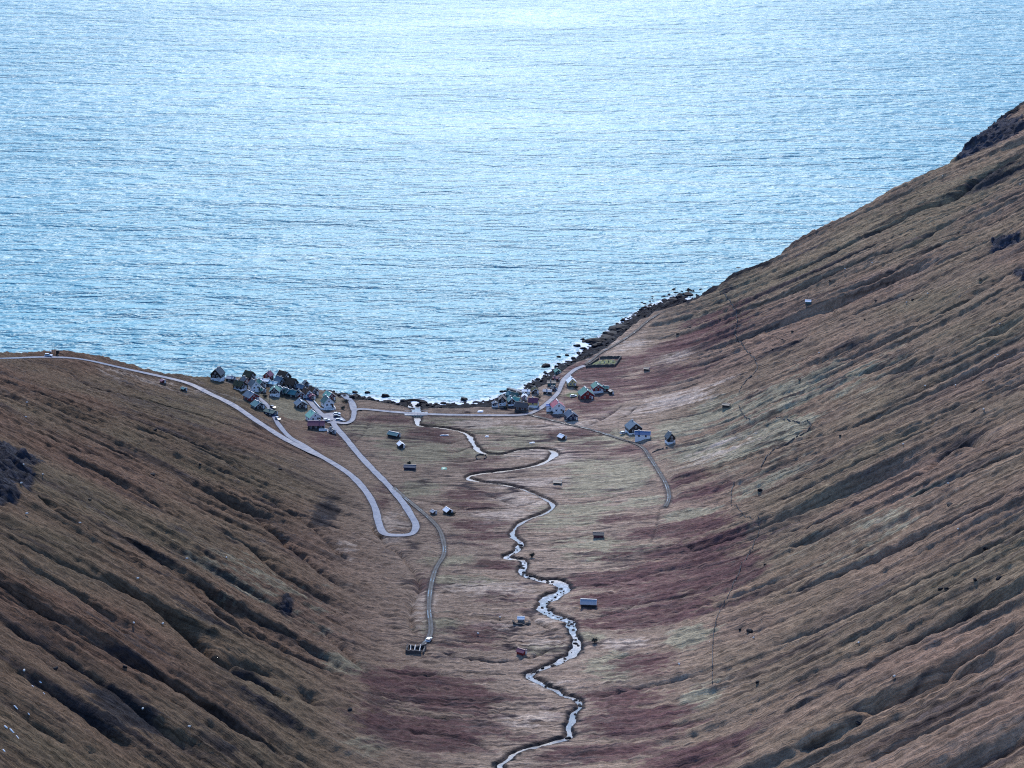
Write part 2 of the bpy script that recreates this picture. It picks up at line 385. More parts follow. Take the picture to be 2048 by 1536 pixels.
RED = [(1230,1160,110,26,1.0),(1350,1130,120,26,1.1),(1420,1090,80,20,1.0),(1220,1200,80,22,.9),(1340,1220,90,26,1.0),(1180,1250,60,22,.8),(1250,1400,90,30,.9),(1200,1510,120,30,.9),(1330,1060,90,18,.8),(1400,990,70,16,.8),(1240,1040,70,12,.6),(1250,900,60,14,.6),(1140,870,80,12,.6),(1270,720,60,16,.7),(1350,690,70,18,.7),(1230,770,80,16,.8),(940,1010,70,14,.8),(960,1050,70,14,.7),(930,1290,90,18,.6),(820,1370,110,45,1.0),(900,1400,100,50,1.0),(860,1470,140,50,1.0),(760,1440,60,60,.7),(1440,1150,75,50,1.1),(1400,1060,70,22,.9),(1310,1180,90,30,.95),(1250,1240,70,30,.95),(1300,1110,120,20,.8),
       (1290,1330,70,30,.8),(1280,1450,110,50,.9),(1380,1520,110,40,1.0),(1200,740,90,25,.75),(1180,810,70,20,.7),(1300,760,110,30,.65),(1420,660,80,40,.6),(860,870,60,15,.8),(780,840,60,12,.8),(960,930,60,20,.5),(980,1070,70,25,.55),
       (990,1130,50,20,.6),(960,1270,70,30,.6),(1000,1200,60,25,.5),(1380,960,50,20,.6),(1170,900,60,25,.5),(930,990,60,20,.6),(1120,830,60,14,.5),(850,1170,30,40,.5),(660,880,50,25,.6),(760,1000,30,40,.5)]
GREEN = [(900,845,80,10,.9),(760,860,70,18,.9),(1000,860,90,12,.8),(1080,880,90,14,.8),(950,905,80,14,.7),(1200,880,80,20,.8),(1180,930,90,20,.7),(1350,860,80,24,.7),(1420,830,80,20,.6),(1480,900,80,24,.7),(640,800,50,12,.7),(1180,1090,80,20,.7),(1100,1050,60,20,.6),(1040,885,45,14,1.1),(850,905,60,22,1.0),(800,885,50,16,.9),(1250,950,50,30,1.1),(1180,965,60,30,.9),(1150,1030,90,35,.8),(1240,1110,90,25,.9),(1230,1330,50,35,1.0),(1380,1270,50,25,1.1),(1430,890,90,30,.8),
         (1560,860,70,25,1.0),(1300,1005,60,14,.8),(1380,1030,50,14,.9),(920,1160,80,20,.7),(880,1250,50,30,.6),(1080,1300,50,14,.9),(1400,1400,50,30,.7),(570,815,60,20,.8),(600,830,40,15,.7),(520,800,60,20,.4),(840,980,50,20,.8),
         (900,1120,60,18,.6),(1180,1270,40,15,.7),(700,1330,60,25,.7),(1560,800,140,50,.5),(1700,760,120,50,.35),(740,1480,60,40,.5),(1740,1060,200,70,.3),(1520,960,90,40,.45),(1210,726,30,8,1.2),(1150,787,25,6,1.0),(520,1160,150,90,.35)]
PALE = [(1100,915,70,20,.9),(1060,965,80,14,.9),(1040,1000,70,18,.8),(1340,800,120,20,.6),(1290,815,100,18,.5),(960,850,60,14,.7),(1100,850,90,14,.7),(1440,900,80,26,.55),(1010,1030,70,20,.7),(990,1180,80,20,.7),(1000,1250,60,16,.6),
        (1080,1290,60,18,.5),(1110,1240,40,14,.7),(1250,1290,60,16,.8),(1060,1440,60,25,.7),(1260,690,60,20,.5),(1340,720,60,16,.5),(850,1200,26,60,.7),(780,1050,40,40,.6),(500,770,120,14,.4),(280,760,160,12,.4),(700,1100,30,30,.5),
        (1100,1375,50,16,.4),(930,1180,60,12,.6)]
DARK = [(650,1030,26,50,1.0),(570,1215,16,30,1.0),(250,1420,70,45,1.0),(450,1500,26,14,1.0),(400,1230,80,40,.6),(330,1150,60,30,.6),(540,1420,90,30,.5),(230,1300,80,30,.5),(400,900,80,40,.35),
        (1560,700,60,20,.5),(1930,890,45,10,1.0),(1850,930,50,10,.6),(1730,1000,60,10,.6),(1640,1360,90,25,.7),(1980,350,50,14,.8),(1700,690,60,12,.5),(1460,580,20,12,.7),(120,1300,90,30,.4),(500,1350,90,25,.5),(840,1300,26,10,1.0)]
ROCKB = [(572,1212,13,22,1.0),(648,1040,15,30,.62),(15,895,62,30,1.6),(5,940,56,34,1.6),(-10,985,40,28,1.5),(2010,480,30,12,1.1),(2045,545,16,14,1.0),(1990,262,60,22,1.0),(1935,305,26,10,1.0),(1470,532,22,9,1.0)]
edge_n = .62 * S + .22 * FINE + .50 * F2 + .25 * fbm(GX / 30, GY / 16, 117, 3)
fr = sstep(.26, .50, blob_field(RED) + edge_n * .8)
fg = sstep(.26, .48, blob_field(GREEN) + edge_n * .7)
fp = sstep(.28, .55, blob_field(PALE) + edge_n * .8)
fd = sstep(.34, .62, blob_field(DARK) + edge_n * .9)
fk = sstep(.45, .60, blob_field(ROCKB) + .35 * fbm(GX / 9, GY / 9, 141, 3))

def C3(*c): return np.array(c, float)
def mixc(a, b, f): return a * (1 - f[..., None]) + b * f[..., None]
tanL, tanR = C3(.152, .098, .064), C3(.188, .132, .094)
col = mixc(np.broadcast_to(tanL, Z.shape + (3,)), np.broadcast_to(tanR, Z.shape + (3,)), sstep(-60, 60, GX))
col = mixc(col, C3(.265, .222, .172), (1 - M) * .8)
col = mixc(col, C3(.130, .122, .072), np.clip(.30 + .9 * BIG, 0, .6) * M)                 # greener grass swathes
col = mixc(col, C3(.046, .034, .032), sstep(.04, .60, S) * .82 * M)                       # heath streaks down the slope, darkened to strengthen its shadows
col = mixc(col, C3(.235, .165, .105), sstep(.05, .8, -S) * .45)                           # bleached dead grass
col = mixc(col, C3(.120, .078, .068), sstep(.05, .8, S) * .7 * (1 - M))
col = mixc(col, C3(.235, .230, .158), fg * .85)
col = mixc(col, C3(.37, .325, .265), fp * .85)
col = mixc(col, C3(.086, .046, .046), fr * (.92 - .28 * sstep(-.1, .4, F2)) )
lawn = sstep(.35, .5, blob_field([(1208,727,27,6.5,1.0),(1150,790,20,5,.9)]) + .06 * FINE)
col = mixc(col, C3(.150, .185, .090), lawn * .9)
moss = sstep(.20, .48, .75 * S2 + .35 * S1 + .45 * fbm(GX / 34, GY / 34, 191, 3)) * M * (1 - .55 * sstep(-60, 60, GX)) * (1 - .7 * sstep(980, 1120, GY) * (GX < 0))
col = mixc(col, C3(.026, .026, .030), moss * .8)                                         # dark moss and wet heath
bed_shade = GULLY_SHADE * sstep(-.12, .12, fbm(GX / 12, GY / 12, 195, 3))
col = mixc(col, C3(.028, .026, .028), np.clip(DIT * (.75 + .5 * fbm(GX / 8, GY / 8, 197, 2)), 0, 1) * .9)      # open drainage ditches cut in the peat
col = mixc(col, C3(.040, .033, .031), bed_shade * .7)                                         # peat tone painted along gully beds to deepen their shade, broken by noise
col = mixc(col, C3(.022, .023, .028), fd * .88)
lines = sstep(.075, .02, np.abs(perlin(T / 7.0 + .6 * S2, D / 55, 151))) * M * sstep(-.1, .3, fbm(GX / 40, GY / 40, 153, 2))
col = mixc(col, C3(.045, .038, .034), lines * .85)                                        # peat showing along rills
vl = sstep(.085, .02, np.abs(perlin((GY + warp * .6) / 6.5 + .5 * F1, GX / 48, 155))) * (1 - M) * sstep(-.15, .2, fbm(GX / 50, GY / 50, 157, 2))
col = mixc(col, C3(.042, .034, .036), vl * 1.0)
col = col * (1 + .30 * FINE + .10 * perlin(GX / 1.3, GY / 1.3, 161))[..., None]
peat = sstep(1.6, .3, np.abs(RIV - .3)) * (RIV > -1)
col = mixc(col, C3(.030, .026, .026), peat * .9)                                         # bare peat banks of the river
col = mixc(col, C3(.045, .043, .045), sstep(1.0, .1, RD) * .8)                            # gravel verge
rapidrock = sstep(.15, .45, fbm(GX / 4.5, GY / 4.5, 175, 3) + .42 - .22 * np.maximum(RIV, 0)) * sstep(985, 950, GY) * (RIV < 5)
ROCK = np.clip(np.maximum(np.maximum(ROCK, rapidrock), fk) * (1 - sstep(.2, -.2, RD)), 0, 1)
col = mixc(col, C3(.007, .009, .014), ROCK)
col = mixc(col, C3(.018, .020, .027), ROCK * sstep(.2, .7, fbm(GX / 5, GY / 5, 165, 3)) * .7)
Z = Z + fk * (5.0 * (np.abs(fbm(GX / 10, GY / 10, 171, 4)) - .15) + 2.2 * fbm(GX / 4, GY / 4, 173, 2))
col = mixc(col, C3(.034, .038, .052), fk * (.5 + .5 * sstep(-.2, .3, fbm(GX / 3, GY / 3, 177, 2))))
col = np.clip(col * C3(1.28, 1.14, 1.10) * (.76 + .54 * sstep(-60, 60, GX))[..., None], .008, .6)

# ------------------------------------------------------------------ materials
def new_mat(name):
    m = bpy.data.materials.new(name); m.use_nodes = True
    return m, m.node_tree.nodes, m.node_tree.links, m.node_tree.nodes['Principled BSDF']

def node(nt, kind, **kw):
    n = nt.new(kind)
    for k, v in kw.items():
        if k.startswith('i_'): n.inputs[k[2:].replace('_', ' ')].default_value = v
        else: setattr(n, k, v)
    return n

_mats = {}
def paint(name, rgb, rough=.6, var=.25, scale=1.2, bump=.0, spec=.4, metal=0.0, stain=.25):
    """procedural surface: base colour with blotches, streaky weathering and a little relief"""
    if name in _mats: return _mats[name]
    m, N, L, b = new_mat(name)
    tc = node(N, 'ShaderNodeTexCoord')
    n1 = node(N, 'ShaderNodeTexNoise', i_Scale=scale, i_Detail=5.0, i_Roughness=.65)
    n2 = node(N, 'ShaderNodeTexNoise', i_Scale=scale * 6, i_Detail=3.0)
    oi = node(N, 'ShaderNodeObjectInfo')
    add = node(N, 'ShaderNodeVectorMath', operation='ADD')
    sc = node(N, 'ShaderNodeVectorMath', operation='SCALE'); sc.inputs['Scale'].default_value = 37.0
    cmb = node(N, 'ShaderNodeCombineXYZ')
    for k in 'XYZ': L.new(oi.outputs['Random'], cmb.inputs[k])
    L.new(cmb.outputs[0], sc.inputs[0]); L.new(tc.outputs['Object'], add.inputs[0]); L.new(sc.outputs[0], add.inputs[1])
    mp = node(N, 'ShaderNodeMapping'); mp.inputs['Scale'].default_value = (1, 1, .35)
    L.new(add.outputs[0], mp.inputs[0]); L.new(mp.outputs[0], n1.inputs['Vector']); L.new(add.outputs[0], n2.inputs['Vector'])
    mix1 = node(N, 'ShaderNodeMix', data_type='RGBA', blend_type='MIX')
    mix1.inputs[6].default_value = (*[c * (1 - var) for c in rgb], 1); mix1.inputs[7].default_value = (*[min(1, c * (1 + var * .6)) for c in rgb], 1)
    L.new(n1.outputs['Fac'], mix1.inputs[0])
    mix2 = node(N, 'ShaderNodeMix', data_type='RGBA', blend_type='MULTIPLY'); mix2.inputs[0].default_value = stain
    rmp = node(N, 'ShaderNodeValToRGB'); rmp.color_ramp.elements[0].position = .35; rmp.color_ramp.elements[1].position = .62
    rmp.color_ramp.elements[0].color = (.45, .42, .38, 1)
    L.new(n2.outputs['Fac'], rmp.inputs[0]); L.new(mix1.outputs[2], mix2.inputs[6]); L.new(rmp.outputs[0], mix2.inputs[7])
    L.new(mix2.outputs[2], b.inputs['Base Color'])
    b.inputs['Roughness'].default_value = rough; b.inputs['Specular IOR Level'].default_value = spec; b.inputs['Metallic'].default_value = metal
    if bump:
        bp = node(N, 'ShaderNodeBump', i_Strength=.6, i_Distance=bump)
        L.new(n2.outputs['Fac'], bp.inputs['Height']); L.new(bp.outputs[0], b.inputs['Normal'])
    _mats[name] = m
    return m

def ground_mat():
    m, N, L, b = new_mat('hill_grass_and_rock')
    at = node(N, 'ShaderNodeAttribute', attribute_name='cover'); rk = node(N, 'ShaderNodeAttribute', attribute_name='rock')
    tc = node(N, 'ShaderNodeTexCoord')
    n1 = node(N, 'ShaderNodeTexNoise', i_Scale=.9, i_Detail=6.0, i_Roughness=.7)
    n2 = node(N, 'ShaderNodeTexNoise', i_Scale=.22, i_Detail=5.0, i_Roughness=.65)
    for n in (n1, n2): L.new(tc.outputs['Object'], n.inputs['Vector'])
    fa = node(N, 'ShaderNodeAttribute', attribute_name='fall')
    n3 = node(N, 'ShaderNodeTexNoise', i_Scale=.42, i_Detail=5.0, i_Roughness=.68, noise_dimensions='2D')
    L.new(fa.outputs['Vector'], n3.inputs['Vector'])
    fw = node(N, 'ShaderNodeAttribute', attribute_name='floor')
    n4 = node(N, 'ShaderNodeTexNoise', i_Scale=.42, i_Detail=5.0, i_Roughness=.68, noise_dimensions='2D'); L.new(fw.outputs['Vector'], n4.inputs['Vector'])
    sx3 = node(N, 'ShaderNodeSeparateXYZ'); L.new(fa.outputs['Vector'], sx3.inputs[0])
    mxs = node(N, 'ShaderNodeMix', data_type='FLOAT'); L.new(sx3.outputs['Z'], mxs.inputs[0]); L.new(n4.outputs['Fac'], mxs.inputs[2]); L.new(n3.outputs['Fac'], mxs.inputs[3])
    r3 = node(N, 'ShaderNodeMapRange'); r3.inputs[1].default_value = .3; r3.inputs[2].default_value = .7; r3.inputs[3].default_value = .52; r3.inputs[4].default_value = 1.48
    L.new(mxs.outputs[0], r3.inputs[0])
    r1 = node(N, 'ShaderNodeMapRange'); r1.inputs[1].default_value = .3; r1.inputs[2].default_value = .72; r1.inputs[3].default_value = .7; r1.inputs[4].default_value = 1.3
    L.new(n1.outputs['Fac'], r1.inputs[0])
    r2 = node(N, 'ShaderNodeMapRange'); r2.inputs[1].default_value = .3; r2.inputs[2].default_value = .7; r2.inputs[3].default_value = .82; r2.inputs[4].default_value = 1.18
    L.new(n2.outputs['Fac'], r2.inputs[0])
    mu = node(N, 'ShaderNodeMath', operation='MULTIPLY'); L.new(r1.outputs[0], mu.inputs[0]); L.new(r2.outputs[0], mu.inputs[1])
    mu0 = mu; mu = node(N, 'ShaderNodeMath', operation='MULTIPLY'); L.new(mu0.outputs[0], mu.inputs[0]); L.new(r3.outputs[0], mu.inputs[1])
    sc = node(N, 'ShaderNodeVectorMath', operation='SCALE'); L.new(at.outputs['Color'], sc.inputs[0]); L.new(mu.outputs[0], sc.inputs['Scale'])
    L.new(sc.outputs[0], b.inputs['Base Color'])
    rr = node(N, 'ShaderNodeMapRange'); rr.inputs[3].default_value = .95; rr.inputs[4].default_value = .8
    L.new(rk.outputs['Fac'], rr.inputs[0]); L.new(rr.outputs[0], b.inputs['Roughness'])
    sp = node(N, 'ShaderNodeMapRange'); sp.inputs[3].default_value = .08; sp.inputs[4].default_value = .06
    L.new(rk.outputs['Fac'], sp.inputs[0]); L.new(sp.outputs[0], b.inputs['Specular IOR Level'])
    bp0 = node(N, 'ShaderNodeBump', i_Strength=1.0, i_Distance=1.5)
    L.new(mxs.outputs[0], bp0.inputs['Height'])
    bp = node(N, 'ShaderNodeBump', i_Strength=.8, i_Distance=.45)
    L.new(n1.outputs['Fac'], bp.inputs['Height']); L.new(bp0.outputs[0], bp.inputs['Normal']); L.new(bp.outputs[0], b.inputs['Normal'])
    return m

def link(o, parent=None):
    COL.objects.link(o)
    if parent is not None: o.parent = parent
    return o

def mesh_obj(name, verts, faces, mat=None, parent=None, smooth=False, mats=None, fm=None):
    me = bpy.data.meshes.new(name)
    me.from_pydata([tuple(v) for v in verts], [], [tuple(f) for f in faces])
    if mats:
        for q in mats: me.materials.append(q)
        if fm is not None: me.polygons.foreach_set('material_index', fm)
    elif mat: me.materials.append(mat)
    if smooth: me.polygons.foreach_set('use_smooth', [True] * len(me.polygons))
    me.update()
    return link(bpy.data.objects.new(name, me), parent)

def tag(o, label=None, category=None, group=None, kind=None):
    if label: o['label'] = label
    if category: o['category'] = category
    if group: o['group'] = group
    if kind: o['kind'] = kind
    return o

def grid_mesh(name, xs, ys, zs, keep=None):
    nx, ny = len(xs), len(ys)
    XX, YY = np.meshgrid(xs, ys)
    v = np.stack([XX, YY, zs], -1).reshape(-1, 3).astype(np.float32)
    i = np.arange(nx * ny).reshape(ny, nx)
    q = np.stack([i[:-1, :-1], i[:-1, 1:], i[1:, 1:], i[1:, :-1]], -1).reshape(-1, 4)
    if keep is not None: q = q[keep.reshape(-1)]
    used = np.zeros(nx * ny, bool); used[q.reshape(-1)] = True
    remap = np.cumsum(used) - 1
    q = remap[q].astype(np.int32); v = v[used]
    me = bpy.data.meshes.new(name)
    me.vertices.add(len(v)); me.vertices.foreach_set('co', v.reshape(-1))
    me.loops.add(q.size); me.loops.foreach_set('vertex_index', q.reshape(-1))
    me.polygons.add(len(q)); me.polygons.foreach_set('loop_start', np.arange(0, q.size, 4, dtype=np.int32))
    me.update(calc_edges=True)
    me.polygons.foreach_set('use_smooth', np.ones(len(q), bool))
    return me, used

# ------------------------------------------------------------------ terrain object
zq = np.maximum(np.maximum(Z[:-1, :-1], Z[1:, :-1]), np.maximum(Z[:-1, 1:], Z[1:, 1:]))
me, used = grid_mesh('terrain', gx, gy, Z, zq > -1.2)
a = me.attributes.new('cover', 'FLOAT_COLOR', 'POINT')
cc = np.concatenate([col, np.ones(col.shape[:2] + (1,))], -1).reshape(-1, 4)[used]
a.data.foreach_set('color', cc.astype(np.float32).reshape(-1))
a = me.attributes.new('rock', 'FLOAT', 'POINT')
a.data.foreach_set('value', ROCK.reshape(-1)[used].astype(np.float32))
FV = np.stack([T * 1.6, D / 16.0, M], -1).reshape(-1, 3)[used].astype(np.float32)
FW = np.stack([(GY + warp * .6 + 2500) * 1.2, GX / 9.0, M], -1).reshape(-1, 3)[used].astype(np.float32)
a = me.attributes.new('floor', 'FLOAT_VECTOR', 'POINT'); a.data.foreach_set('vector', FW.reshape(-1))
a = me.attributes.new('fall', 'FLOAT_VECTOR', 'POINT'); a.data.foreach_set('vector', FV.reshape(-1))
me.materials.append(ground_mat())
terrain = link(bpy.data.objects.new('terrain', me)); tag(terrain, 'brown grassy valley and gullied hillsides running down to the bay', kind='structure')

# ------------------------------------------------------------------ sea
def sea_mat():
    m, N, L, b = new_mat('sea_water')
    tc = node(N, 'ShaderNodeTexCoord')
    sh = node(N, 'ShaderNodeAttribute', attribute_name='foam')
    def wave(scale, sx, sy, rot, det=2.0, rough=.5, dist=0.0):
        mp = node(N, 'ShaderNodeMapping'); mp.inputs['Scale'].default_value = (sx, sy, 1); mp.inputs['Rotation'].default_value = (0, 0, rot)
        n = node(N, 'ShaderNodeTexNoise', i_Scale=scale, i_Detail=det, i_Roughness=rough, i_Distortion=dist)
        L.new(tc.outputs['Object'], mp.inputs[0]); L.new(mp.outputs[0], n.inputs['Vector'])
        return n
    w1 = wave(.026, .40, 1.25, R(18), 2, .5, .3)      # swell
    w2 = wave(.12, .50, 1.25, R(12), 3, .55, .3)      # wind waves
    w3 = wave(.34, .60, 1.2, R(6), 2, .5)             # chop
    def ma(op, a, bb):
        n = node(N, 'ShaderNodeMath', operation=op)
        for i, q in enumerate((a, bb)):
            if isinstance(q, (int, float)): n.inputs[i].default_value = q
            else: L.new(q, n.inputs[i])
        return n.outputs[0]
    h = ma('ADD', ma('ADD', ma('MULTIPLY', w1.outputs['Fac'], SEA_W[0]), ma('MULTIPLY', w2.outputs['Fac'], SEA_W[1])), ma('MULTIPLY', w3.outputs['Fac'], SEA_W[2]))
    wp = wave(.0035, .6, 1.3, R(20), 3, .55)                # wind patches: rougher and calmer water
    wr = node(N, 'ShaderNodeMapRange'); wr.inputs[1].default_value = .35; wr.inputs[2].default_value = .65; wr.inputs[3].default_value = 1.9; wr.inputs[4].default_value = 3.3
    L.new(wp.outputs['Fac'], wr.inputs[0])
    bp = node(N, 'ShaderNodeBump', i_Strength=1.0); L.new(wr.outputs[0], bp.inputs['Distance'])
    L.new(h, bp.inputs['Height']); L.new(bp.outputs[0], b.inputs['Normal'])
    b.inputs['Base Color'].default_value = (.015, .185, .25, 1)
    b.inputs['IOR'].default_value = 1.34
    b.inputs['Roughness'].default_value = .48
    b.inputs['Specular Tint'].default_value = (.50, .94, 1.0, 1)
    b.inputs['Specular IOR Level'].default_value = .55
    # foam along the shore
    fn = node(N, 'ShaderNodeTexNoise', i_Scale=.35, i_Detail=6.0, i_Roughness=.7)
    L.new(tc.outputs['Object'], fn.inputs['Vector'])
    fo = ma('ADD', sh.outputs['Fac'], ma('MULTIPLY', ma('SUBTRACT', fn.outputs['Fac'], .5), 1.6))
    fr_ = node(N, 'ShaderNodeMapRange'); fr_.inputs[1].default_value = .36; fr_.inputs[2].default_value = .62
    L.new(fo, fr_.inputs[0])
    fb = node(N, 'ShaderNodeBsdfDiffuse'); fb.inputs['Color'].default_value = (.78, .82, .85, 1)
    mx = node(N, 'ShaderNodeMixShader')
    out = N['Material Output']
    L.new(fr_.outputs[0], mx.inputs[0]); L.new(b.outputs[0], mx.inputs[1]); L.new(fb.outputs[0], mx.inputs[2]); L.new(mx.outputs[0], out.inputs['Surface'])
    return m
SEA_W = (4.8, 2.3, .22)
sx = np.concatenate([[-9000, -5000, -2500, -1400, -900], np.arange(-600, 601, 4.0), [900, 1400, 2500, 5000, 9000]])
sy = np.concatenate([np.arange(1150, 1601, 3.0), [1650, 1750, 1900, 2200, 2700, 3500, 5000, 8000, 14000, 26000]])
SX, SY = np.meshgrid(sx, sy)
me, used = grid_mesh('sea', sx, sy, np.zeros_like(SX))
dsh = SY - y_water(SX)
lowland = np.interp(SX, [-420, -200, -110, -90, 150, 320], [.1, .25, .5, .75, .75, .2])
foam = lowland * np.exp(-np.maximum(dsh, 0) / 9.0) + .30 * lowland * np.exp(-((dsh - 26 - 6 * fbm(SX / 60, SY / 60, 7, 2)) / 2.4) ** 2)
for px, py, r, s in [(1165,690,9,.75),(1150,700,8,.5),(840,803,8,.6),(1110,728,8,.5),(1240,655,7,.5)]:
    kx, kz = ray(px, py); yy = -CAM_H / kz
    foam = np.maximum(foam, s * np.exp(-((SX - kx * yy) / r) ** 2 - ((SY - yy) / (r * 1.6)) ** 2))
a = me.attributes.new('foam', 'FLOAT', 'POINT'); a.data.foreach_set('value', foam.reshape(-1).astype(np.float32))
me.materials.append(sea_mat())
sea = link(bpy.data.objects.new('sea', me)); tag(sea, 'rippled pale blue sea filling the upper half', kind='structure')

# ------------------------------------------------------------------ roads, tracks, river
def road_mat(name, rgb, rough, spec, wet=True):
    m, N, L, b = new_mat(name)
    tc = node(N, 'ShaderNodeTexCoord')
    n1 = node(N, 'ShaderNodeTexNoise', i_Scale=.35, i_Detail=5.0, i_Roughness=.6); n2 = node(N, 'ShaderNodeTexNoise', i_Scale=3.0, i_Detail=4.0)
    for n in (n1, n2): L.new(tc.outputs['Object'], n.inputs['Vector'])
    mx = node(N, 'ShaderNodeMix', data_type='RGBA'); mx.inputs[6].default_value = (*[c * .75 for c in rgb], 1); mx.inputs[7].default_value = (*[c * 1.3 for c in rgb], 1)
    L.new(n2.outputs['Fac'], mx.inputs[0]); L.new(mx.outputs[2], b.inputs['Base Color'])
    rr = node(N, 'ShaderNodeMapRange'); rr.inputs[1].default_value = .35; rr.inputs[2].default_value = .65; rr.inputs[3].default_value = rough; rr.inputs[4].default_value = rough + .1
    L.new(n1.outputs['Fac'], rr.inputs[0]); L.new(rr.outputs[0], b.inputs['Roughness'])
    b.inputs['Specular IOR Level'].default_value = spec
    bp = node(N, 'ShaderNodeBump', i_Strength=.25, i_Distance=.02); L.new(n2.outputs['Fac'], bp.inputs['Height']); L.new(bp.outputs[0], b.inputs['Normal'])
    return m

def ribbon(P, hws, lift, ncross=5, crown=.05):
    P = np.asarray(P); n = len(P)
    tg = np.gradient(P[:, :2], axis=0); tg /= np.linalg.norm(tg, axis=1)[:, None] + 1e-9
    nr = np.stack([-tg[:, 1], tg[:, 0]], 1)
    v, f = [], []
    for i in range(n):
        for k in range(ncross):
            s = k / (ncross - 1) * 2 - 1
            q = P[i, :2] + nr[i] * s * hws[i]
            v.append((q[0], q[1], P[i, 2] + lift + crown * (1 - s * s)))
    for i in range(n - 1):
        for k in range(ncross - 1):
            a = i * ncross + k
            f.append((a, a + ncross, a + ncross + 1, a + 1))
    return v, f

asphalt = road_mat('wet_asphalt', (.044, .074, .140), .5, .14)
trackm = road_mat('gravel_track', (.026, .028, .036), .6, .12)
strip_m = road_mat('track_grass_strip', (.06, .055, .045), .8, .1)
puddle_m = road_mat('track_puddle_water', (.05, .06, .075), .2, .35)
rlabels = ['long wet asphalt road from the headland round the hairpin bend', 'wet road crossing behind the beach and up past the right hand houses', 'narrow wet lane running beside the main road on the left slope',
           'lane climbing between the dark houses of the left village', 'wet paved yard in front of the white gabled house', 'short ramp leading down to the beach', 'gravel track running down the valley to the stone sheep pen',
           'gravel track past the blue roofed farmhouse', 'stony footpath above the rocky shore']
for i, (name, P, hw) in enumerate(road_paths):
    wv = (hw - .25) * (1 + .12 * perlin(np.arange(len(P)) / 6.0, np.full(len(P), i * 3.3), 5) + .05 * np.sin(np.arange(len(P)) * .21) + .04 * np.sin(np.arange(len(P)) * .083 + i))
    v, f = ribbon(P, wv, .03 + .013 * i)
    if name == 'road':
        o = mesh_obj(name, v, f, asphalt, smooth=True)
    else:                                                       # two wheel ruts, wet in places, with a grassy strip between
        v, f = ribbon(P, wv, .03 + .013 * i, 8, .10)
        rs = np.random.RandomState(40 + i); fm = []
        wet = perlin(np.arange(len(P)) / 9.0, np.full(len(P), 1.7), 3 + i) > .12
        for q in range(len(P) - 1):
            fm += [0, 2 if wet[q] and rs.rand() < .8 else 0, 0, 1, 0, 2 if wet[q] and rs.rand() < .5 else 0, 0]
        o = mesh_obj(name, v, f, mats=[trackm, strip_m, puddle_m], fm=fm, smooth=True)
    tag(o, rlabels[i], kind='structure')

def river_mat():
    m, N, L, b = new_mat('river_water')
    tc = node(N, 'ShaderNodeTexCoord')
    n1 = node(N, 'ShaderNodeTexNoise', i_Scale=1.1, i_Detail=4.0, i_Roughness=.6); n2 = node(N, 'ShaderNodeTexNoise', i_Scale=.45, i_Detail=6.0, i_Roughness=.72)
    for n in (n1, n2): L.new(tc.outputs['Object'], n.inputs['Vector'])
    at = node(N, 'ShaderNodeAttribute', attribute_name='rapid')
    b.inputs['Base Color'].default_value = (.045, .06, .085, 1); b.inputs['Roughness'].default_value = .3; b.inputs['IOR'].default_value = 1.34; b.inputs['Specular IOR Level'].default_value = .6
    bp = node(N, 'ShaderNodeBump', i_Strength=.4, i_Distance=.12); L.new(n1.outputs['Fac'], bp.inputs['Height']); L.new(bp.outputs[0], b.inputs['Normal'])
    ad = node(N, 'ShaderNodeMath', operation='ADD'); L.new(n2.outputs['Fac'], ad.inputs[0]); L.new(at.outputs['Fac'], ad.inputs[1])
    mr = node(N, 'ShaderNodeMapRange'); mr.inputs[1].default_value = .76; mr.inputs[2].default_value = .92; L.new(ad.outputs[0], mr.inputs[0])
    fb = node(N, 'ShaderNodeBsdfDiffuse'); fb.inputs['Color'].default_value = (.8, .83, .86, 1)
    mx = node(N, 'ShaderNodeMixShader'); L.new(mr.outputs[0], mx.inputs[0]); L.new(b.outputs[0], mx.inputs[1]); L.new(fb.outputs[0], mx.inputs[2])
    L.new(mx.outputs[0], N['Material Output'].inputs['Surface'])
    return m
v, f = ribbon(river_path, river_path[:, 3] + .35, 0.0, 7, 0.0)
river = mesh_obj('river', v, f, river_mat(), smooth=True); tag(river, 'narrow meandering river with white rapids running to the bay', kind='structure')
at = river.data.attributes.new('rapid', 'FLOAT', 'POINT')
yv = np.array([q[1] for q in v]); at.data.foreach_set('value', np.interp(yv, [690, 780, 850, 960, 985, 1005, 1180, 1230], [.16, .20, .24, .27, .2, .05, .03, .2]).astype(np.float32))
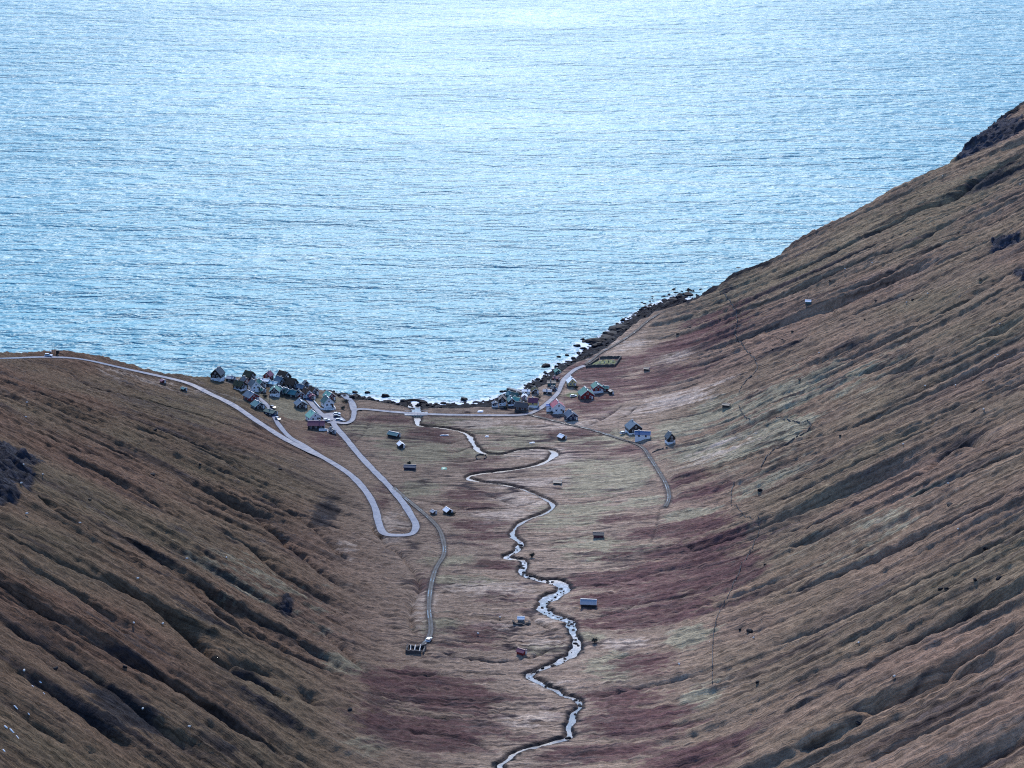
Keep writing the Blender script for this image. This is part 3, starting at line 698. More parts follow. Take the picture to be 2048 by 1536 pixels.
# ------------------------------------------------------------------ mesh kit
class MB:
    def __init__(s): s.v, s.f = [], []
    def add(s, v, f):
        n = len(s.v); s.v += [tuple(q) for q in v]; s.f += [tuple(i + n for i in q) for q in f]; return s
    def box(s, x0, x1, y0, y1, z0, z1):
        return s.add([(x0, y0, z0), (x1, y0, z0), (x1, y1, z0), (x0, y1, z0), (x0, y0, z1), (x1, y0, z1), (x1, y1, z1), (x0, y1, z1)],
                     [(0, 3, 2, 1), (4, 5, 6, 7), (0, 1, 5, 4), (1, 2, 6, 5), (2, 3, 7, 6), (3, 0, 4, 7)])
    def bar(s, p, q, w, h):
        p, q = Vector(p), Vector(q); d = (q - p).normalized()
        side = d.cross(Vector((0, 0, 1)))
        side = (side.normalized() if side.length > 1e-4 else Vector((1, 0, 0))) * w / 2
        up = side.cross(d).normalized() * h / 2
        vs = []
        for c in (p, q):
            vs += [c - side - up, c + side - up, c + side + up, c - side + up]
        return s.add(vs, [(0, 3, 2, 1), (4, 5, 6, 7), (0, 1, 5, 4), (1, 2, 6, 5), (2, 3, 7, 6), (3, 0, 4, 7)])
    def tube(s, p, q, r0, r1, n=8):
        p, q = Vector(p), Vector(q); d = (q - p).normalized()
        a = d.orthogonal().normalized(); b = d.cross(a)
        vs = []
        for c, r in ((p, r0), (q, r1)):
            for k in range(n):
                t = 2 * math.pi * k / n; vs.append(c + a * math.cos(t) * r + b * math.sin(t) * r)
        return s.add(vs, [(k, (k + 1) % n, n + (k + 1) % n, n + k) for k in range(n)] + [tuple(range(n))[::-1], tuple(range(n, 2 * n))])
    def build(s, name, mat, parent=None, smooth=False):
        return mesh_obj(name, s.v, s.f, mat, parent, smooth)

def empty(name, loc, rz=0.0):
    o = link(bpy.data.objects.new(name, None)); o.location = loc; o.rotation_euler = (0, 0, rz); o.empty_display_size = .5
    return o

# ------------------------------------------------------------------ building materials
W_ = {
 'white': paint('white_painted_timber', (.90, .90, .90), .55, .04, stain=.1), 'black': paint('black_tarred_boards', (.022, .022, .026), .6, .4), 'red': paint('red_painted_boards', (.22, .018, .022), .6, .25),
 'darkred': paint('dark_red_boards', (.10, .014, .018), .6, .3), 'maroon': paint('maroon_boards', (.10, .03, .05), .6, .3), 'navy': paint('navy_boards', (.016, .024, .060), .6, .3),
 'yellow': paint('yellow_painted_boards', (.62, .50, .20), .6, .15), 'teal': paint('teal_boards', (.03, .13, .14), .6, .3), 'brown': paint('brown_boards', (.10, .06, .045), .7, .4),
 'grey': paint('grey_concrete_wall', (.28, .28, .28), .8, .3), 'purple': paint('mauve_boards', (.30, .20, .30), .6, .3), 'stone': paint('dark_field_stone', (.085, .080, .078), .85, .5, 2.0, .15),
 'concrete': paint('pale_concrete', (.46, .46, .45), .8, .2), 'timber': paint('weathered_timber', (.16, .13, .11), .8, .4),
}
RF = {
 'green': paint('green_metal_roof', (.055, .20, .15), .62, .25, .8), 'lightgreen': paint('pale_green_metal_roof', (.20, .46, .34), .62, .2, .8), 'darkgreen': paint('dark_green_metal_roof', (.03, .10, .09), .62, .3, .8),
 'bluegrey': paint('blue_grey_metal_roof', (.075, .13, .18), .62, .25, .8), 'slate': paint('dark_slate_roof', (.040, .048, .060), .5, .35, .8), 'turf': paint('brown_turf_roof', (.13, .085, .060), .95, .62, 1.6, .3, .1),
 'olive': paint('olive_turf_roof', (.105, .100, .060), .95, .62, 1.6, .3, .1), 'white': paint('white_metal_roof', (.82, .83, .84), .62, .10, .8), 'red': paint('red_metal_roof', (.38, .05, .06), .5, .2, .8),
 'maroon': paint('maroon_metal_roof', (.20, .055, .085), .5, .3, .8), 'blue': paint('blue_metal_roof', (.035, .12, .26), .62, .25, .8), 'navy': paint('navy_slate_roof', (.028, .055, .10), .5, .3, .8),
 'grey': paint('grey_metal_roof', (.30, .33, .37), .62, .2, .8), 'brownstripe': paint('rusty_corrugated_roof', (.15, .115, .10), .7, .5, 2.5), 'teal': paint('teal_metal_roof', (.06, .19, .20), .62, .25, .8),
 'cyan': paint('pale_blue_metal_roof', (.40, .62, .68), .62, .15, .8), 'bluetarp': paint('bright_blue_metal_roof', (.03, .16, .46), .5, .25, .8),
}
TRIM = {'white': paint('white_trim', (.76, .76, .76), .5, .08), 'dark': paint('dark_trim', (.03, .03, .035), .6, .2), 'none': None}

def glass_mat():
    m, N, L, b = new_mat('window_glass'); b.inputs['Base Color'].default_value = (.012, .015, .02, 1); b.inputs['Roughness'].default_value = .08
    n = node(N, 'ShaderNodeTexNoise', i_Scale=2.0); mr = node(N, 'ShaderNodeMapRange'); mr.inputs[3].default_value = .04; mr.inputs[4].default_value = .2
    L.new(n.outputs['Fac'], mr.inputs[0]); L.new(mr.outputs[0], b.inputs['Roughness'])
    return m
GLASS = glass_mat()
RUBBER = paint('tyre_rubber', (.02, .02, .02), .8, .2)

_shared = {}
def shared(name, key, make, mat):
    if key not in _shared:
        mb = make(); me = bpy.data.meshes.new(name); me.from_pydata(mb.v, [], mb.f); me.materials.append(mat); me.update(); _shared[key] = me
    return _shared[key]

def window(root, x, y, z, face, w=.95, h=1.1, frame=None):
    """face: 'f' front gable, 'l' left side, 'r' right side"""
    frame = frame or TRIM['white']
    def fr():
        mb = MB(); t = .12
        for a in ((-w / 2 - t, w / 2 + t, -h / 2 - t, -h / 2), (-w / 2 - t, w / 2 + t, h / 2, h / 2 + t), (-w / 2 - t, -w / 2, -h / 2, h / 2), (w / 2, w / 2 + t, -h / 2, h / 2), (-.03, .03, -h / 2, h / 2)):
            mb.box(a[0], a[1], -.07, .02, a[2], a[3])
        return mb
    o = bpy.data.objects.new('window', shared('window', ('wf', w, h, frame.name), fr, frame)); link(o, root)
    o.location = (x, y, z); o.rotation_euler = (0, 0, {'f': 0, 'l': -R(90), 'r': R(90)}[face])
    p = bpy.data.objects.new('pane', shared('pane', ('wp', w, h), lambda: MB().box(-w / 2, w / 2, -.03, .01, -h / 2, h / 2), GLASS)); link(p, o)
    return o

def house(px, py, W, L, rot, hb, hw, pitch, wall, base, roof, trim, label, name='house', cat='house', win=2, chim=True, door=True, dz=0.0, gable=None, group=None):
    h = hit(px, py); r = R(rot); W *= .88; L *= .86; hw *= .95; hb *= .95
    off = (L / 2 * abs(math.cos(r)) + W / 2 * abs(math.sin(r))) * .9
    c = Vector((h.x * (h.y + off) / h.y, h.y + off, 0))
    c.z = float(zat(c.x, c.y)); zf = float(zat(h.x, h.y)); c.z = .5 * (c.z + zf) + dz
    root = empty(name, c, r); tag(root, label, cat, group)
    w2, l2, ov, th = W / 2, L / 2, .35, .16
    rise = w2 * math.tan(R(pitch)); zt = hb + hw
    MB().box(-w2, w2, -l2, l2, -3.0, hb).build('foundation', W_[base], root)
    a, b = w2 - .03, l2 - .03
    v = [(-a, -b, hb), (a, -b, hb), (a, -b, zt), (0, -b, zt + rise * a / w2), (-a, -b, zt), (-a, b, hb), (a, b, hb), (a, b, zt), (0, b, zt + rise * a / w2), (-a, b, zt)]
    f = [(0, 1, 2, 3, 4), (6, 5, 9, 8, 7), (1, 6, 7, 2), (5, 0, 4, 9), (5, 6, 1, 0)]
    mesh_obj('wall', v, f, W_[wall], root)
    if gable:                                                   # gable boarded in another colour
        mesh_obj('gable_boards', [(-a, -b - .03, zt - .05), (a, -b - .03, zt - .05), (0, -b - .03, zt + rise * a / w2 - .05), (-a, -b + .1, zt - .05), (a, -b + .1, zt - .05), (0, -b + .1, zt + rise * a / w2 - .05)],
                 [(0, 1, 2), (3, 5, 4), (0, 3, 4, 1), (1, 4, 5, 2), (2, 5, 3, 0)], W_[gable], root)
    # roof: two thick slopes
    k = rise / w2; ex = w2 + ov; ze = zt - ov * k; zr = zt + rise; ly = l2 + ov
    v = []
    for y in (-ly, ly):
        v += [(-ex, y, ze), (0, y, zr), (ex, y, ze), (ex, y, ze + th), (0, y, zr + th * 1.15), (-ex, y, ze + th)]
    f = [(0, 1, 4, 5), (1, 2, 3, 4), (6, 11, 10, 7), (7, 10, 9, 8), (5, 4, 10, 11), (4, 3, 9, 10), (0, 6, 7, 1), (1, 7, 8, 2), (0, 5, 11, 6), (2, 8, 9, 3)]
    ro = mesh_obj('roof', v, f, RF[roof], root)
    MB().bar((0, -ly - .02, zr + th * 1.2), (0, ly + .02, zr + th * 1.2), .34, .12).build('ridge_cap', TRIM['white'] if trim == 'white' and roof not in ('turf', 'olive', 'slate', 'navy') else RF[roof], ro)
    if roof in ('turf', 'olive'):                               # shaggy turf surface
        g = MB(); nn = 10
        for sgn in (-1, 1):
            base_i = len(g.v)
            for i in range(nn + 1):
                for j in range(nn + 1):
                    x = sgn * ex * i / nn; y = -ly + 2 * ly * j / nn
                    g.v.append((x, y, zr + th * 1.15 - abs(x) * k + .10 + random.uniform(-.08, .10)))
            for i in range(nn):
                for j in range(nn):
                    q = base_i + i * (nn + 1) + j; ff = (q, q + nn + 1, q + nn + 2, q + 1)
                    g.f.append(ff if sgn > 0 else ff[::-1])
        g.build('turf', RF[roof], ro, True)
    if trim != 'none':
        for y in (-ly - .03, ly + .03):
            mb = MB()
            for sgn in (-1, 1): mb.bar((sgn * (ex + .02), y, ze + .03), (sgn * .0, y, zr + .07), .08, .30)
            mb.build('bargeboard', TRIM[trim], root)
    if chim:
        y = random.choice((-.2, .1, .25)) * L
        MB().box(-.3, .3, y - .3, y + .3, zr - .6, zr + .75).box(-.36, .36, y - .36, y + .36, zr + .752, zr + .86).build('chimney', W_['concrete'], ro)
    if win:
        fr = TRIM['white']
        zc = hb + min(hw * .55, 1.4)
        n = max(1, min(win, int(W / 2.4)))
        for i in range(n):
            window(root, (i - (n - 1) / 2) * W / (n + .4), -l2 - .01, zc, 'f', frame=fr)
        if rise > 1.6: window(root, 0, -l2 - .01, zt + rise * .30, 'f', .8, .85, fr)
        n = max(1, int(L / 3.0))
        for i in range(n):
            y = (i - (n - 1) / 2) * L / (n + .2)
            window(root, -w2 - .01, y, zc, 'l', frame=fr); window(root, w2 + .01, y, zc, 'r', frame=fr)
        if hb > 1.4:
            for i in (-1, 1): window(root, i * W * .25, -l2 - .02, hb * .55, 'f', .7, .5, TRIM['white'])
    if door:
        d = MB().box(-.5, .5, -.06, .02, 0, 2.0).build('door', TRIM['white'] if wall != 'white' else W_['brown'], root)
        d.location = (W * .36, -l2 - .05, max(.1, hb * .3))
        MB().box(.34, .42, -.12, -.06, .95, 1.05).build('handle', TRIM['dark'], d)
    return root

HOUSES = [
 # left village, back row to front
 (436,763,7.6,7.5,-18,1.9,2.3,46,'black','white','slate','dark','black house on a white base standing apart at the left end of the village'),
 (462,765,4.6,5.5,70,.5,1.6,25,'black','stone','grey','none','low black shed with pale grey roof beside the black house on white base'),
 (480,782,6.0,7.5,55,.8,2.0,42,'black','white','olive','none','olive turf roofed house nearest the upper road at the village edge'),
 (491,773,5.6,6.5,30,.7,2.2,42,'maroon','stone','slate','dark','maroon house between the two olive turf roofs'),
 (499,763,6.2,7.0,55,.8,2.2,44,'black','stone','olive','dark','black house with olive turf roof on the seaward left edge of the village'),
 (509,784,6.4,7.5,28,1.5,2.2,45,'white','white','slate','white','white gabled house with dark slate roof in the left village'),
 (522,778,5.6,6.5,32,.6,2.2,42,'black','stone','green','white','black gabled house with green roof right of the white gabled house'),
 (525,787,3.4,4.0,40,.2,1.5,35,'brown','stone','green','white','small green roofed shed below the black gabled house'),
 (528,770,4.4,8.5,72,.5,1.8,24,'grey','stone','white','none','long shed with white metal roof in the middle of the left village'),
 (537,762,5.4,6.0,-20,.6,2.3,42,'red','stone','maroon','dark','dark red house on the seaward side of the left village'),
 (548,776,4.4,6.5,62,.5,1.8,26,'grey','white','cyan','none','shed with pale blue roof behind the green roofed houses'),
 (561,773,6.0,7.0,42,.7,2.2,42,'black','stone','bluegrey','dark','house with blue grey roof left of the two brown turf roofs'),
 (568,766,7.2,8.5,50,.8,2.6,46,'black','stone','turf','white','tall brown turf roofed house at the back of the left village'),
 (582,779,7.0,8.5,62,.8,2.4,46,'black','stone','turf','none','broad brown turf roofed house in front of the tall one'),
 (550,793,6.6,6.5,0,2.0,1.6,42,'black','white','green','white','green roofed house with white lower storey facing the grass slope'),
 (562,791,5.4,6.0,35,.5,2.0,40,'black','stone','green','white','green roofed house right of the one with white lower storey'),
 (573,793,5.0,6.0,42,.5,2.0,42,'black','stone','darkgreen','white','dark green roofed house with white bargeboard left of the teal grey roof'),
 (587,797,5.6,6.0,62,.5,2.0,38,'black','stone','teal','dark','dark house with teal grey roof beside the village lane'),
 (600,798,5.2,6.0,25,.5,2.0,42,'darkred','stone','slate','white','dark red house with slate roof at the bend of the village lane'),
 (604,785,4.8,6.0,50,.4,2.0,38,'black','stone','bluegrey','dark','small dark house behind the lane beside the brown turf roof'),
 (614,797,5.6,6.0,40,.8,1.9,44,'white','white','turf','none','white gabled house with brown turf roof right of the village lane'),
 (626,793,5.6,6.5,40,.8,2.0,44,'black','stone','turf','white','black gabled house with brown roof near the shore path'),
 (624,800,4.2,4.0,20,.5,1.8,30,'maroon','stone','maroon','none','small maroon lean-to below the white gabled turf house'),
 (612,772,4.0,4.5,20,.3,1.6,40,'black','stone','slate','none','small black hut alone by the shore behind the village'),
 (659,803,6.2,7.5,32,.6,2.2,42,'darkred','stone','lightgreen','white','dark red house with pale green roof near the beach ramp'),
 (655,817,7.0,7.5,24,.8,2.5,46,'white','white','darkgreen','white','large white gabled house with dark green roof beside the paved yard'),
 (602,819,7.6,7.0,22,.9,1.9,34,'black','stone','bluegrey','white','black house with blue grey roof alone on the green bank'),
 (503,805,8.0,8.5,36,1.0,2.2,34,'red','brown','bluegrey','white','dark red gabled house with blue grey roof above the narrow lane'),
 (516,820,7.4,7.0,34,.5,1.9,32,'black','stone','teal','white','dark house with teal roof below the red gabled house'),
 (542,832,5.0,9.0,50,.2,1.5,24,'navy','stone','darkgreen','none','long low dark shed with dark green roof beside the narrow lane'),
 (627,845,8.4,7.5,28,.6,2.4,38,'white','white','lightgreen','white','white house with bright pale green roof behind the maroon shed'),
 (633,860,6.6,11.0,90,.8,2.2,32,'black','stone','maroon','none','long dark shed with maroon roof in front of the pale green roof'),
 (664,868,3.6,5.5,28,.2,1.7,28,'black','stone','slate','white','small dark shed with white bargeboard beside the wet road'),
 # right village
 (1005,812,4.8,6.0,0,1.8,2.0,44,'black','white','brownstripe','dark','small black gabled house on a white base left in the right village'),
 (990,815,3.8,4.0,10,.9,1.5,25,'navy','white','navy','none','tiny navy shed on white base beside the small black gabled house'),
 (1022,812,5.0,6.0,14,1.2,2.0,40,'black','white','teal','white','teal roofed gabled house between the black gable and the brown barn'),
 (1022,798,4.8,6.0,40,.5,1.8,36,'teal','stone','teal','dark','teal boathouse at the water behind the right village'),
 (1031,799,4.4,5.5,55,.5,1.8,36,'teal','stone','darkgreen','dark','dark green roofed boathouse right of the teal boathouse'),
 (1033,812,4.8,5.5,55,.8,2.2,42,'white','white','lightgreen','none','white house with pale green roof behind the brown barn'),
 (1043,824,5.4,8.5,68,.6,2.3,42,'brown','stone','brownstripe','none','weathered brown barn with rusty roof at the road junction'),
 (1067,817,5.6,6.5,78,1.5,2.1,40,'yellow','white','maroon','none','yellow house with maroon roof and white base beside the road'),
 (1049,801,3.6,4.0,0,.6,1.9,38,'purple','stone','white','none','small mauve hut with white roof behind the yellow house'),
 (1052,789,3.4,5.5,86,.5,1.6,22,'white','white','white','none','low white shed behind the small mauve hut'),
 (1070,788,4.6,5.5,8,.3,1.6,36,'black','stone','olive','white','black gabled hut left of the grey roofed shed'),
 (1095,789,3.8,5.5,76,.3,1.5,22,'black','stone','grey','white','low shed with grey roof beside the uphill road'),
 (1107,783,3.4,4.0,40,.2,1.5,30,'darkred','stone','slate','none','tiny dark hut just left of the uphill road'),
 (1103,773,4.0,6.0,88,.3,2.0,20,'teal','stone','slate','none','teal shed with black roof between shore and uphill road'),
 (1112,762,3.4,4.0,70,.2,1.5,26,'darkred','stone','darkred' if False else 'maroon','none','small dark red shed above the teal shed'),
 (1115,750,4.2,5.0,14,.5,1.6,34,'teal','stone','green','none','small green roofed boathouse highest along the right shore'),
 (1143,774,6.0,7.0,10,.7,2.2,44,'yellow','stone','white','none','pale yellow house with steep white roof beside the uphill road'),
 (1172,800,9.6,9.0,12,.7,2.4,38,'red','stone','green','white','large red house with green roof and white chimney'),
 (1194,787,7.2,7.5,12,1.4,2.2,34,'red','white','green','white','red house with green roof on a white base right of the large red house'),
 (1210,785,4.0,5.0,80,.3,2.0,30,'darkred','stone','green','white','dark red side wing right of the red house on white base'),
 (1115,829,8.6,8.5,12,1.2,3.4,38,'white','white','red','white','big white house with red roof by the valley track'),
 (1101,824,3.6,5.5,80,.8,3.0,24,'white','white','bluetarp','none','white annex with bright blue roof on the left of the big white house'),
 (1142,842,7.4,8.0,18,.5,2.4,36,'navy','stone','navy','white','navy house in front of the big white house'),
 # farm on the right track
 (1267,868,9.0,9.5,16,.8,2.4,38,'black','white','bluegrey','none','dark farmhouse with large blue grey roof at the end of the valley track'),
 (1285,881,5.2,10.0,84,1.2,2.0,30,'white','white','blue','white','white farmhouse with long blue roof beside the valley track'),
 (1340,889,5.2,6.0,16,1.4,2.2,50,'black','white','slate','none','narrow black A shaped house on a white base right of the farm'),
]
def auto_house(t): return house(*t)
for t in HOUSES: auto_house(t)

SHEDS = [
 (1124,881,4.2,4.6,38,.4,1.3,32,'brown','stone','white','none','small field barn with white roof right of the upper river bend'),
 (788,877,4.6,7.5,58,.4,1.5,30,'black','stone','teal','white','dark barn with teal roof in the green field left of the river'),
 (802,898,3.8,5.0,20,.4,1.6,36,'black','stone','white','none','dark hut with white roof below the teal roofed barn'),
 (820,941,4.2,7.2,82,.3,1.5,26,'navy','stone','navy','none','long navy barn beside the hairpin road'),
 (896,1030,4.0,4.6,30,.3,1.5,34,'black','stone','white','none','small barn with bright white roof right of the gravel track'),
 (867,1030,2.6,3.0,35,.2,1.1,30,'brown','stone','grey','none','tiny brown hut beside the gravel track'),
 (1197,1077,3.8,5.8,86,.3,1.5,24,'maroon','stone','slate','none','dark purple brown shed alone in the valley right of the river'),
 (1177,1217,5.0,7.6,84,.3,1.7,32,'black','stone','grey','white','dark barn with bright grey metal roof right of the river rapids'),
 (1042,1244,2.6,3.0,86,.3,1.3,28,'grey','stone','white','none','tiny hut with white roof beside the old stone ruin'),
 (1043,1313,3.0,3.8,55,.2,1.4,30,'red','stone','maroon','none','small red shed in the lower valley left of the river'),
 (1616,611,3.2,3.8,80,.3,1.4,26,'teal','stone','white','none','lonely hut with white roof high on the right slope'),
 (1293,743,2.8,3.4,70,.2,1.2,20,'black','stone','slate','none','dark hut on the slope right of the walled graveyard'),
 (1452,818,3.0,4.6,70,.2,1.2,20,'black','stone','slate','none','dark hut below the stone wall on the right slope'),
 (1115,970,3.4,4.8,80,.3,.9,16,'stone','stone','slate','none','low dark stone hut in the pale field right of the river'),
 (326,768,3.0,3.2,30,.3,1.2,24,'darkred','stone','maroon','none','small dark red hut below the headland road'),
 (368,783,2.8,3.6,40,.2,1.1,24,'black','stone','teal','none','small dark hut with teal roof below the headland road'),
 (375,750,2.6,3.0,20,.2,1.0,20,'black','stone','slate','none','small dark hut on the sea edge left of the village'),
 (1222,790,2.4,4.0,20,.2,1.8,16,'black','stone','slate','none','narrow black store at the right end of the red houses'),
]
for t in SHEDS: house(*t, name='shed', cat='shed', win=0, chim=False, door=True)
# ------------------------------------------------------------------ vehicles
def car(px, py, rot, rgb, label, L=4.3, van=False):
    p = hit(px, py); root = empty('parked_car', (p.x, p.y, float(zat(p.x, p.y)) + .14), R(rot)); tag(root, label, 'car', 'cars parked in the village')
    pm = paint('car_paint_%d' % (rgb[0] * 100), rgb, .25, .05, spec=.6, stain=.05)
    hl, w = L / 2, .86
    prof = [(-hl, .35), (-hl, .75), (-hl * .92, .92), (hl * .45, .95), (hl * .97, .78), (hl, .6), (hl, .35)]
    def ext(pr, ww, ww2=None):
        mb = MB(); n = len(pr); v = [(x, -ww, z) for x, z in pr] + [(x, ww, z) for x, z in pr]
        return mb.add(v, [tuple(range(n)), tuple(range(2 * n - 1, n - 1, -1))] + [(i, i + n, (i + 1) % n + n, (i + 1) % n) for i in range(n)])
    ext(prof, w).build('body', pm, root)
    top = [(-hl * .88, .9), (-hl * .80, 1.62 if van else 1.42), (hl * .10, 1.60 if van else 1.43), (hl * .42, .93)]
    cab = ext(top, w - .1).build('cabin', GLASS, root)
    MB().box(-hl * .78, hl * .10, -w + .14, w - .14, (1.58 if van else 1.42), (1.66 if van else 1.48)).build('cabin_roof', pm, cab)
    for sx_ in (-.62, .62):
        for sy_ in (-1, 1):
            wh = MB().tube((sx_ * hl, sy_ * .72, .33), (sx_ * hl, sy_ * .90, .33), .33, .33, 14).build('wheel', RUBBER, root)
            MB().tube((sx_ * hl, sy_ * .895, .33), (sx_ * hl, sy_ * .915, .33), .19, .19, 10).build('rim', W_['concrete'], wh)
    for sy_ in (-.6, .6): MB().box(hl - .04, hl + .02, sy_ - .14, sy_ + .14, .6, .74).build('headlight', TRIM['white'], root)
    return root
car(674, 835, 8, (.02, .025, .05), 'dark car parked at the right edge of the paved yard')
car(674, 830, 12, (.75, .76, .78), 'white car parked behind the dark car in the paved yard')
car(678, 842, 6, (.55, .58, .62), 'pale grey car parked in front of the dark car in the yard')
car(653, 843, 15, (.72, .73, .75), 'white car parked beside the pale green roofed house')
car(596, 776, 30, (.70, .72, .74), 'white van parked behind the brown turf roofed houses', 4.8, True)
car(556, 840, -50, (.34, .37, .40), 'silver car parked beside the narrow left lane')
car(546, 817, -45, (.03, .03, .04), 'black car parked at the top of the narrow left lane')
car(1147, 794, 20, (.76, .77, .78), 'white car parked left of the large red house')
car(858, 1283, 75, (.70, .72, .75), 'white car parked at the end of the gravel track by the sheep pen')
car(97, 713, 0, (.74, .76, .78), 'white car stopped on the headland road below the mast', 4.8, True)
car(1247, 868, 30, (.60, .62, .65), 'pale car parked left of the dark farmhouse')

# ------------------------------------------------------------------ dry-stone walls, yard walls, graveyard, sheep pen
def stone_wall(pts, label, h=.6, w=.55, mat=None, name='stone_wall', cat='wall', kids=None, world=False, rough=.25, step=1.1):
    P = spline([list(q) for q in pts], step) if world else path(pts, step)
    n = len(P); tg = np.gradient(P[:, :2], axis=0); tg /= np.linalg.norm(tg, axis=1)[:, None] + 1e-9
    nr = np.stack([-tg[:, 1], tg[:, 0]], 1)
    rs = np.random.RandomState(int(abs(P[0, 0] * 7 + P[0, 1])) % 9999)
    org = Vector((P[0, 0], P[0, 1], float(zat(P[0, 0], P[0, 1]))))
    v, f = [], []
    for i in range(n):
        z = float(zat(P[i, 0], P[i, 1])); hh = h * (1 + rough * 1.6 * rs.uniform(-1, 1)); ww = w * (1 + rough * .8 * rs.uniform(-1, 1))
        for s, zz in ((-.5, -.8), (-.38, hh), (.38, hh * (1 + rough * .5 * rs.uniform(-1, 1))), (.5, -.8)):
            v.append((P[i, 0] + nr[i, 0] * s * ww - org.x, P[i, 1] + nr[i, 1] * s * ww - org.y, z + zz - org.z))
    for i in range(n - 1):
        a = i * 4
        if rough == .25 and rs.rand() < .13: continue                 # fallen gaps
        f += [(a, a + 4, a + 5, a + 1), (a + 1, a + 5, a + 6, a + 2), (a + 2, a + 6, a + 7, a + 3)]
    f += [(0, 1, 2, 3), (4 * n - 1, 4 * n - 2, 4 * n - 3, 4 * n - 4)]
    o = mesh_obj(name, v, f, mat or W_['stone']); o.location = org
    if label: tag(o, label, cat)
    return o
stone_wall([(1440,585),(1465,610),(1475,640),(1470,665),(1490,700),(1515,737),(1492,762),(1478,785)], 'crooked dark dry stone wall dropping down the right slope from the cliff edge')
stone_wall([(1478,812),(1492,836),(1500,842)], 'short dark stone wall below the hut on the right slope')
stone_wall([(1552,836),(1590,845),(1622,853),(1585,880),(1545,902),(1522,936)], 'dark stone wall making a corner around the green plot on the right slope')
stone_wall([(1468,966),(1463,985),(1462,1008)], 'short dark stone wall at the edge of the reddish heath')
stone_wall([(1462,1010),(1490,1034),(1520,1056),(1508,1087),(1490,1122),(1465,1172),(1440,1222),(1428,1262),(1425,1315),(1425,1372)], 'long broken stone wall crossing the red heath and the green plots', .35, .4)
stone_wall([(1335,896),(1312,902),(1302,906)], 'low dark wall in front of the black A shaped house')
stone_wall([(1246,880),(1262,886),(1284,889)], 'low dark wall along the track below the farmhouse')
def poly_walls(pts, label, name, cat, h, w, mat, rough=.03, part='wall_section'):
    hs = [hit(*p) for p in pts]
    root = empty(name, hs[0]); tag(root, label, cat)
    for a, b in zip(hs[:-1], hs[1:]):
        o = stone_wall([(a.x, a.y, a.z), ((a.x + b.x) / 2, (a.y + b.y) / 2, (a.z + b.z) / 2), (b.x, b.y, b.z)], None, h, w, mat, part, world=True, rough=rough)
        o.parent = root; o.matrix_parent_inverse = Matrix.Translation(hs[0]).inverted()
    return root
poly_walls([(628,804),(640,819),(671,820),(664,808)], 'white painted yard wall around the large white gabled house', 'garden_wall', 'wall', 1.0, .35, W_['white'])
gy_ = poly_walls([(1172,736),(1230,733),(1243,716),(1198,719),(1172,736)], 'dark stone wall around the small green graveyard above the right village', 'graveyard_wall', 'wall', 1.5, .8, W_['stone'], .1)
k_ = 0
for px, py in [(1190,731),(1198,732),(1206,731),(1214,730),(1200,726),(1209,726),(1217,725),(1226,724),(1222,729),(1206,721)]:
    p = hit(px, py); o = MB().box(-.3, .3, -.08, .08, -.4, .9).box(-.2, .2, -.06, .06, .9, 1.1).build('gravestone', W_['concrete' if k_ % 3 else 'stone']); k_ += 1
    o.location = (p.x, p.y, float(zat(p.x, p.y))); tag(o, 'small upright gravestone inside the walled green graveyard', 'gravestone', 'gravestones in the graveyard')
poly_walls([(815,1296),(812,1306),(846,1309),(852,1296),(815,1296)], 'stone sheep pen at the end of the gravel track', 'sheep_pen', 'sheep pen', 1.5, .7, W_['stone'], .1)
pen = bpy.data.objects['sheep_pen']
for a, b in (((822,1296),(820,1307)),((831,1296),(829,1308)),((841,1296),(839,1308))):
    o = stone_wall([hit(*a)[:], ((hit(*a) + hit(*b)) / 2)[:], hit(*b)[:]], None, 1.4, .4, W_['concrete'], 'partition', world=True, rough=.05); o.parent = pen; o.matrix_parent_inverse = Matrix.Translation(pen.location).inverted()
c = hit(962, 915)
ring = [(c.x + 3.0 * math.cos(t), c.y + 4.5 * math.sin(t), 0) for t in np.linspace(0, 2 * math.pi, 14)]
stone_wall(ring, 'small round stone fold inside the river meander', .7, .6, W_['stone'], 'stone_fold', 'sheepfold', world=True)
poly_walls([(1026,1243),(1028,1250),(1060,1250),(1058,1243)], 'tumbled stone ruin beside the tiny white roofed hut', 'stone_ruin', 'ruin', .8, .8, W_['stone'], .4)
poly_walls([(638,862),(656,862),(656,869)], 'low white wall in front of the maroon roofed shed', 'yard_wall', 'wall', 1.4, .35, W_['white'])

